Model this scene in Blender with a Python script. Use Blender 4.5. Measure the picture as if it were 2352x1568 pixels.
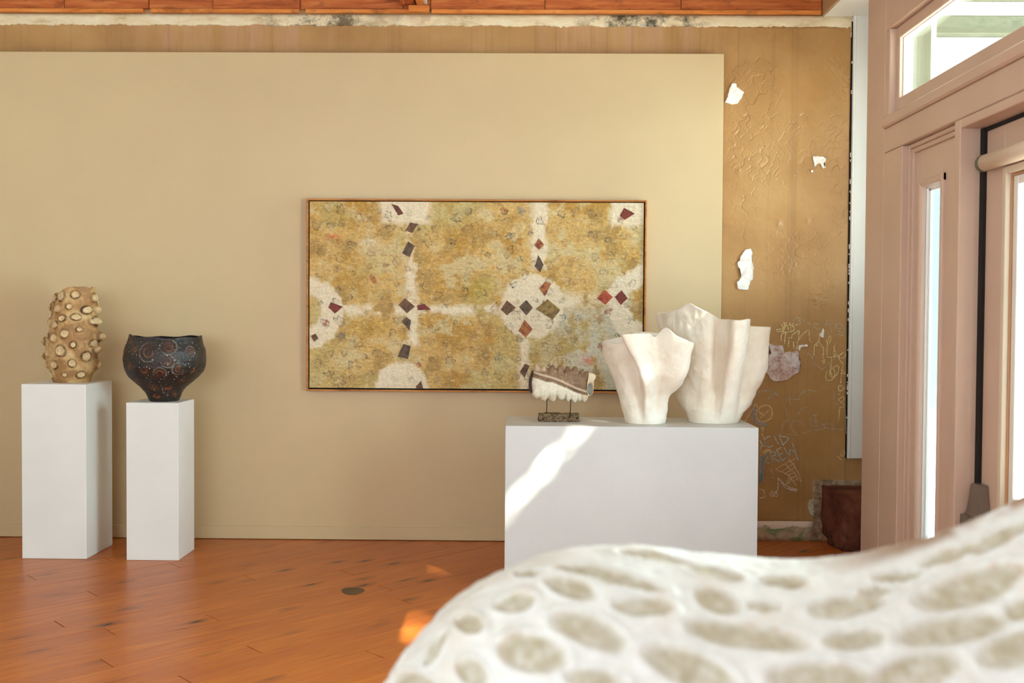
import bpy, bmesh, math, random
import numpy as np
from mathutils import Vector, Matrix

for _o in list(bpy.data.objects): bpy.data.objects.remove(_o)
scene = bpy.context.scene
COL = scene.collection
rnd = random.Random(7)
npr = np.random.RandomState(11)

def lin(r, g, b):
    f = lambda c: (c/255/12.92) if c/255 <= .04045 else ((c/255+.055)/1.055)**2.4
    return (f(r), f(g), f(b), 1)

# ------------------------------------------------------------------ camera, world, sun, large lights, exposure
YAW, PITCH, ROLL = .01184, .02436, .006314
cd = bpy.data.cameras.new('camera'); cam = bpy.data.objects.new('camera', cd); COL.objects.link(cam)
cd.sensor_fit = 'HORIZONTAL'; cd.sensor_width = 36; cd.lens = 2287/2352*36; cd.clip_start = .05
fw = Vector((-math.sin(YAW)*math.cos(PITCH), math.cos(YAW)*math.cos(PITCH), -math.sin(PITCH)))
r0 = Vector((math.cos(YAW), math.sin(YAW), 0)); u0 = r0.cross(fw)
cr, sr = math.cos(ROLL), math.sin(ROLL)
rt = cr*r0+sr*u0; up = -sr*r0+cr*u0
M = Matrix.Identity(4)
for i in range(3): M[i][0], M[i][1], M[i][2] = rt[i], up[i], -fw[i]
M.translation = (0, 0, 1.42); cam.matrix_world = M
cd.dof.use_dof = True; cd.dof.focus_distance = 5.3; cd.dof.aperture_fstop = 2.7
scene.camera = cam

world = bpy.data.worlds.new('world'); scene.world = world; world.use_nodes = True
bg = world.node_tree.nodes['Background']; bg.inputs['Color'].default_value = (.74, .87, 1.0, 1); bg.inputs['Strength'].default_value = 1.6

SUN = Vector((1, -1.4, 1.15))                       # towards the sun
sl = bpy.data.lights.new('sun', 'SUN'); so = bpy.data.objects.new('sun', sl); COL.objects.link(so)
sl.energy = 65; sl.color = (1, .94, .84); sl.angle = math.radians(.53)
so.rotation_euler = (-SUN).to_track_quat('-Z', 'Y').to_euler(); so.location = (9, -9, 10)

def area(name, loc, direction, sx, sy, power, color):
    l = bpy.data.lights.new(name, 'AREA'); o = bpy.data.objects.new(name, l); COL.objects.link(o)
    l.shape = 'RECTANGLE'; l.size = sx; l.size_y = sy; l.energy = power; l.color = color
    o.location = loc; o.rotation_euler = Vector(direction).to_track_quat('-Z', 'Y').to_euler()
    return o
# area lamps standing in for daylight at unseen windows and in the street
area('daylight_street', (8.0, 4.4, 2.0), (-1, 0, 0), 6.0, 3.8, 1700, (.74, .91, 1.0))
area('daylight_shop_window', (2.06, 2.73, 1.37), (-1, 0, 0), 1.18, 1.78, 190, (.74, .90, 1.0))
area('daylight_front_window', (-1.6, -1.85, 1.85), (0, 1, -.05), 3.3, 2.0, 112, (.76, .91, 1.0))
area('daylight_nook_window', (2.265, 5.72, 2.25), (-.97, .24, 0), .52, 1.1, 3.6, (.74, .90, 1.0))
scene.view_settings.view_transform = 'Standard'; scene.view_settings.look = 'None'
scene.view_settings.exposure = 0.12; scene.view_settings.gamma = 1.0; scene.view_settings.use_curve_mapping = False
scene.cycles.use_denoising = True
scene.cycles.max_bounces = 10; scene.cycles.diffuse_bounces = 6; scene.cycles.transparent_max_bounces = 12
scene.cycles.sample_clamp_indirect = 6

# ------------------------------------------------------------------ materials
class NT:
    def __init__(s, name):
        s.m = bpy.data.materials.new(name); s.m.use_nodes = True; s.t = s.m.node_tree; s.b = s.t.nodes['Principled BSDF']
        s.out = s.t.nodes['Material Output']
    def n(s, typ, **kw):
        x = s.t.nodes.new(typ)
        for k, v in kw.items():
            if k in x.inputs and not hasattr(x, k): x.inputs[k].default_value = v
            else: setattr(x, k, v)
        return x
    def l(s, a, b): s.t.links.new(a, b)
    def pos(s): return s.n('ShaderNodeNewGeometry').outputs['Position']
    def mp(s, vec, scale=(1,1,1), rot=(0,0,0), loc=(0,0,0)):
        x = s.n('ShaderNodeMapping'); s.l(vec, x.inputs['Vector'])
        x.inputs['Scale'].default_value = scale; x.inputs['Rotation'].default_value = rot; x.inputs['Location'].default_value = loc
        return x.outputs[0]
    def noise(s, vec, scale=5, detail=4, rough=.55, dist=0):
        x = s.n('ShaderNodeTexNoise'); s.l(vec, x.inputs['Vector'])
        x.inputs['Scale'].default_value = scale; x.inputs['Detail'].default_value = detail
        x.inputs['Roughness'].default_value = rough; x.inputs['Distortion'].default_value = dist
        return x.outputs['Fac']
    def vor(s, vec, scale=5, feature='F1', out='Distance'):
        x = s.n('ShaderNodeTexVoronoi', feature=feature); s.l(vec, x.inputs['Vector']); x.inputs['Scale'].default_value = scale
        return x.outputs[out]
    def ramp(s, fac, stops, interp='LINEAR'):
        x = s.n('ShaderNodeValToRGB'); s.l(fac, x.inputs[0]); x.color_ramp.interpolation = interp
        e = x.color_ramp.elements
        while len(e) < len(stops): e.new(.5)
        for i, (p, c) in enumerate(stops):
            e[i].position = p; e[i].color = c if isinstance(c, tuple) else (c, c, c, 1)
        return x.outputs[0]
    def mix(s, fac, a, b, blend='MIX'):
        x = s.n('ShaderNodeMix', data_type='RGBA', blend_type=blend)
        for i, v in ((0, fac), (6, a), (7, b)):
            if hasattr(v, 'is_linked'): s.l(v, x.inputs[i])
            else: x.inputs[i].default_value = v
        return x.outputs[2]
    def math(s, op, a, b=0.0, clamp=False):
        x = s.n('ShaderNodeMath', operation=op, use_clamp=clamp)
        for i, v in ((0, a), (1, b)):
            if hasattr(v, 'is_linked'): s.l(v, x.inputs[i])
            else: x.inputs[i].default_value = v
        return x.outputs[0]
    def sep(s, vec):
        x = s.n('ShaderNodeSeparateXYZ'); s.l(vec, x.inputs[0]); return x.outputs
    def maprange(s, v, a, b, c=0, d=1):
        x = s.n('ShaderNodeMapRange', interpolation_type='SMOOTHSTEP'); s.l(v, x.inputs[0])
        for i, k in ((1, a), (2, b), (3, c), (4, d)): x.inputs[i].default_value = k
        return x.outputs[0]
    def bump(s, h, strength=.3, dist=.01, prev=None):
        x = s.n('ShaderNodeBump'); s.l(h, x.inputs['Height']); x.inputs['Strength'].default_value = strength; x.inputs['Distance'].default_value = dist
        if prev is not None: s.l(prev, x.inputs['Normal'])
        return x.outputs[0]
    def fin(s, color=None, rough=.6, normal=None, spec=.5, coat=0):
        b = s.b
        if color is not None:
            if hasattr(color, 'is_linked'): s.l(color, b.inputs['Base Color'])
            else: b.inputs['Base Color'].default_value = color
        if hasattr(rough, 'is_linked'): s.l(rough, b.inputs['Roughness'])
        else: b.inputs['Roughness'].default_value = rough
        b.inputs['Specular IOR Level'].default_value = spec
        if coat: b.inputs['Coat Weight'].default_value = coat; b.inputs['Coat Roughness'].default_value = .12
        if normal is not None: s.l(normal, b.inputs['Normal'])
        return s.m

def paint_mat(name, col, var=.06, rough=.5, bump=.08, scale=30, spec=.4, wear=0):
    t = NT(name); p = t.pos(); f = t.noise(p, 3, 5); g = t.noise(p, scale, 5, .6)
    dk = tuple(c*(1-var*2) for c in col[:3])+(1,); lt = tuple(min(1, c*(1+var)) for c in col[:3])+(1,)
    c = t.ramp(f, [(.3, dk), (.7, lt)])
    if wear:
        w = t.ramp(t.noise(p, 55, 6, .7), [(.66, 0.), (.72, 1.)]); w2 = t.ramp(t.noise(p, 4, 3), [(.5, 0.), (.65, 1.)])
        c = t.mix(t.math('MULTIPLY', t.math('MULTIPLY', w, w2), wear), c, lin(222, 200, 178))
    return t.fin(c, rough, t.bump(g, bump, .004), spec)

def glass_mat(name, tint=(.93, .97, .95, 1), refl=.10, dirt=.06):
    t = NT(name); t.t.nodes.remove(t.b)
    tr = t.n('ShaderNodeBsdfTransparent'); tr.inputs[0].default_value = tint
    gl = t.n('ShaderNodeBsdfGlossy'); gl.inputs['Roughness'].default_value = .02
    df = t.n('ShaderNodeBsdfDiffuse'); df.inputs[0].default_value = (.75, .77, .75, 1)
    p = t.pos(); d = t.math('MULTIPLY', t.ramp(t.noise(p, 14, 8, .75), [(.4, .25), (.75, 1.)]), dirt)
    fr = t.n('ShaderNodeLayerWeight'); fr.inputs[0].default_value = .35
    m1 = t.n('ShaderNodeMixShader'); t.l(t.math('MULTIPLY', fr.outputs['Fresnel'], refl*4, True), m1.inputs[0]); t.l(tr.outputs[0], m1.inputs[1]); t.l(gl.outputs[0], m1.inputs[2])
    m2 = t.n('ShaderNodeMixShader'); t.l(d, m2.inputs[0]); t.l(m1.outputs[0], m2.inputs[1]); t.l(df.outputs[0], m2.inputs[2])
    t.l(m2.outputs[0], t.out.inputs[0]); return t.m

def attr_mat(name, rough=.6, grain=.12, gscale=60, bump=.15, bscale=60, spec=.4, bdist=.004, stretch=(1,1,1)):
    t = NT(name); a = t.n('ShaderNodeAttribute', attribute_name='Col'); p = t.mp(t.n('ShaderNodeTexCoord').outputs['Object'], stretch)
    g = t.noise(p, gscale, 6, .65)
    c = t.mix(1.0, a.outputs['Color'], t.ramp(g, [(.25, 1-grain*2), (.75, 1+0.*grain)]), 'MULTIPLY')
    return t.fin(c, rough, t.bump(t.noise(p, bscale, 6, .6), bump, bdist), spec)

WHITE = paint_mat('plinth_white', lin(229, 226, 220), .02, .55, .10, 60)
WHITE_TRIM = paint_mat('white_gloss_paint', lin(236, 236, 232), .02, .35, .06, 40)
BEIGE = paint_mat('beige_wall_paint', lin(206, 181, 140), .015, .42, .10, 120, .45)
PINK = paint_mat('dusty_pink_paint', lin(210, 182, 163), .03, .42, .12, 35, .45, .55)
WALLW = paint_mat('gallery_white', lin(206, 202, 194), .02, .7, .1, 40)
CREAM = paint_mat('cream_paint', lin(222, 206, 184), .04, .45, .1, 40)
GLASS = glass_mat('clear_glass')
GLASS2 = glass_mat('dusty_glass', (.90, .95, .93, 1), .07, .025)
GLASS3 = glass_mat('streaky_glass', (.56, .63, .66, 1), .07, .03)
BLACK = paint_mat('black_seal', lin(34, 28, 25), .2, .8, .3, 80)
DARK = paint_mat('dark_gap', lin(24, 16, 12), .1, .9, .1, 40)
TAN = paint_mat('shaded_tan', lin(186, 152, 110), .06, .6, .1, 30)

# ------------------------------------------------------------------ mesh helpers
def place(o, parent, loc):
    COL.objects.link(o)
    if parent is not None:
        o.parent = parent; base = parent
        off = Vector((0, 0, 0))
        while base is not None: off += base.location; base = base.parent
        o.location = Vector(loc)-off
    else: o.location = loc
    return o
def from_bm(name, bm, mat, parent=None, loc=(0,0,0), smooth=False, kind=None):
    me = bpy.data.meshes.new(name)
    if tuple(loc) != (0, 0, 0): bmesh.ops.translate(bm, verts=bm.verts, vec=-Vector(loc))
    bm.normal_update()
    bm.to_mesh(me); bm.free(); me.materials.append(mat)
    if smooth:
        for p in me.polygons: p.use_smooth = True
    o = place(bpy.data.objects.new(name, me), parent, loc)
    if kind: o['kind'] = kind
    return o
def bbox(bm, x0, x1, y0, y1, z0, z1, bev=0.0, seg=1):
    r = bmesh.ops.create_cube(bm, size=1)
    vs = r['verts']
    for v in vs:
        v.co = Vector((x0+(v.co.x+.5)*(x1-x0), y0+(v.co.y+.5)*(y1-y0), z0+(v.co.z+.5)*(z1-z0)))
    if bev:
        es = list({e for v in vs for e in v.link_edges})
        bmesh.ops.bevel(bm, geom=es, offset=bev, segments=seg, affect='EDGES', profile=.5)
def boxo(name, b, mat, parent=None, bev=0.0, loc=(0,0,0), kind=None, seg=1):
    bm = bmesh.new(); bbox(bm, *b, bev=bev, seg=seg); return from_bm(name, bm, mat, parent, loc, kind=kind)
def prism(name, prof, axis, a0, a1, mat, parent=None, loc=(0,0,0), smooth=False):
    """closed 2-D profile pulled along an axis: axis 'y' takes (x,z), axis 'z' takes (x,y), axis 'x' takes (y,z)"""
    bm = bmesh.new()
    def P(p, a): return {'y': (p[0], a, p[1]), 'z': (p[0], p[1], a), 'x': (a, p[0], p[1])}[axis]
    A = [bm.verts.new(P(p, a0)) for p in prof]; B = [bm.verts.new(P(p, a1)) for p in prof]
    n = len(prof); bm.faces.new(A); bm.faces.new(B[::-1])
    for i in range(n): bm.faces.new((A[i], A[(i+1) % n], B[(i+1) % n], B[i]))
    bmesh.ops.recalc_face_normals(bm, faces=bm.faces)
    return from_bm(name, bm, mat, parent, loc, smooth)
def np_mesh(name, V, F, mat, parent=None, loc=(0,0,0), smooth=True, col=None, kind=None):
    """V (n,3), F (m,4) quads or a list of polygons; col (n,3) linear pigment"""
    me = bpy.data.meshes.new(name); V = np.asarray(V, float)-np.array(loc)
    if isinstance(F, np.ndarray):
        m, k = F.shape
        me.vertices.add(len(V)); me.vertices.foreach_set('co', V.astype(np.float32).ravel())
        me.loops.add(m*k); me.loops.foreach_set('vertex_index', F.astype(np.int32).ravel())
        me.polygons.add(m); me.polygons.foreach_set('loop_start', np.arange(0, m*k, k, dtype=np.int32))
        me.update(calc_edges=True); me.validate()
    else: me.from_pydata([tuple(v) for v in V], [], F); me.update()
    me.polygons.foreach_set('use_smooth', np.full(len(me.polygons), smooth))
    if col is not None:
        ca = me.color_attributes.new('Col', 'FLOAT_COLOR', 'POINT')
        c = np.ones((len(V), 4), np.float32); c[:, :3] = col; ca.data.foreach_set('color', c.ravel())
    me.materials.append(mat)
    o = place(bpy.data.objects.new(name, me), parent, loc)
    if kind: o['kind'] = kind
    return o
def gridfaces(nu, nv, wrap=False, flip=False):
    """vertex (i,j) -> i*nv+j ; wrap closes i"""
    i = np.arange(nu if wrap else nu-1); j = np.arange(nv-1)
    I, J = np.meshgrid(i, j, indexing='ij'); I2 = (I+1) % nu
    f = np.stack([I*nv+J, I2*nv+J, I2*nv+J+1, I*nv+J+1], -1).reshape(-1, 4)
    return f[:, ::-1].copy() if flip else f
def struct(o, label=None):
    o['kind'] = 'structure'
    if label: o['label'] = label
    return o
def empty(name, loc, label=None, cat=None, group=None):
    o = bpy.data.objects.new(name, None); COL.objects.link(o); o.location = loc; o.empty_display_size = .1
    return tag(o, label, cat, group)
def tag(o, label=None, cat=None, group=None):
    if label: o['label'] = label
    if cat: o['category'] = cat
    if group: o['group'] = group
    return o
def smooth01(x): x = np.clip(x, 0, 1); return x*x*(3-2*x)
def L3(*c): return np.array(lin(*c)[:3])
def vnoise(P, freq, seed=0, octs=3):
    """smooth 3-D value noise, about -1..1"""
    r = np.random.RandomState(seed); out = np.zeros(P.shape[:-1]); a = 1.0; tot = 0; f = freq*1.9
    for o in range(octs):
        tab = r.uniform(-1, 1, 4096); q = P*f+r.uniform(0, 50, 3); i = np.floor(q).astype(np.int64); w = q-i; w = w*w*(3-2*w); s = 0
        for dx in (0, 1):
            for dy in (0, 1):
                for dz in (0, 1):
                    h = ((i[..., 0]+dx)*73856093 ^ (i[..., 1]+dy)*19349663 ^ (i[..., 2]+dz)*83492791) & 0x7fffffff
                    h = ((h ^ (h >> 13))*1274126177 & 0x7fffffff) >> 9
                    s = s+tab[h & 4095]*(w[..., 0] if dx else 1-w[..., 0])*(w[..., 1] if dy else 1-w[..., 1])*(w[..., 2] if dz else 1-w[..., 2])
        out += a*s; tot += a*a; a *= .55; f *= 2.03
    return out*1.35/tot**.5

# ================================================================== DATA
OVALS = [[0.0697,1.4437,1.0292,18.12,-14.2136,-2.7797,-28.0239,-32.44,-16.802],[-0.0108,1.4395,1.0059,26.8466,-10.9896,5.8593,-11.9799,-40.1436,-20.402],[0.1263,1.4694,1.0409,10.4941,-3.9144,-0.7742,-17.9746,-45.4083,-14.0535],[0.1743,1.408,1.0101,22.5883,0.2848,-2.1341,-2.0462,-47.0723,-27.9398],[0.0924,1.371,0.9891,15.7489,-6.5632,-4.2759,-17.5742,-27.5869,-22.3846],[0.0123,1.356,0.9612,17.6447,-7.562,-1.0714,-10.8976,-22.0474,-23.8582],[-0.0768,1.4375,0.9743,14.0307,-23.6827,-0.2328,-40.9093,-23.8995,-34.275],[-0.1237,1.435,0.9413,39.4851,-34.4852,17.6301,-11.877,-21.7923,-16.0263],[-0.0696,1.3619,0.9309,23.5921,-23.2004,-7.1909,-35.2126,-22.975,-41.4008],[-0.1553,1.4058,0.8992,7.4169,-12.6801,2.7438,-29.7249,-28.5455,-51.5689],[0.2913,1.5019,1.0343,21.1583,-6.7735,-3.508,-13.4177,-38.2367,-7.0986],[0.3896,1.4879,1.0249,25.8486,-2.5245,-1.5045,-6.2419,-55.2097,-14.6012],[0.2808,1.4355,1.012,26.0851,-7.2818,-6.1917,-14.1368,-36.8996,-16.1613],[0.3473,1.4302,1.0044,41.3369,-0.6518,-2.2354,-3.2205,-76.1421,-37.3509],[0.3124,1.3835,0.9778,11.0614,-0.7887,-1.3794,-5.712,-35.4167,-25.5541],[0.23,1.3391,0.9464,13.8767,-2.6895,-4.6243,-12.7097,-23.9505,-24.2103],[0.101,1.3188,0.9354,22.918,-2.51,-3.0537,-10.3775,-36.2617,-48.0767],[0.4689,1.4376,1.005,15.2883,3.0881,1.8176,11.1028,-43.0563,-20.2371],[0.4649,1.3857,0.9744,20.4667,3.2775,2.1015,11.4385,-48.7079,-35.4358],[0.4048,1.3401,0.9351,13.3019,0.5269,-0.0685,0.967,-28.7468,-33.3352],[0.6491,1.4387,1.0335,11.0378,0.2345,3.787,6.3175,-29.3663,-16.5946],[0.6035,1.3902,0.9875,12.2846,-0.1466,2.3357,4.5441,-33.7124,-26.015],[0.6694,1.3537,0.9733,18.4889,0.3301,7.68,11.4601,-31.402,-26.2395],[0.5361,1.3494,0.9408,13.9159,2.453,3.5995,11.8949,-25.4661,-28.6316],[0.561,1.4888,1.0368,25.0863,-1.7355,4.5395,0.4998,-87.1159,-36.0664],[0.7136,1.4922,1.0942,16.0592,0.2414,8.4869,16.4509,-62.5415,-29.3499],[0.6417,1.4983,1.0649,19.8423,0.7459,7.7723,15.6653,-75.7918,-32.7189],[0.0071,1.5112,1.0309,21.0163,-26.2001,4.7761,-49.4732,-43.9612,-23.4596],[0.2012,1.5384,1.0497,16.6185,-2.4583,-1.6329,-7.9994,-51.6534,-3.6505],[0.5198,1.4652,1.0203,38.0715,-0.7245,3.8318,2.1869,-93.8899,-39.4813],[0.6979,1.3893,1.0167,36.1292,-0.4271,16.4813,14.6408,-50.6276,-33.4067]]
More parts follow.
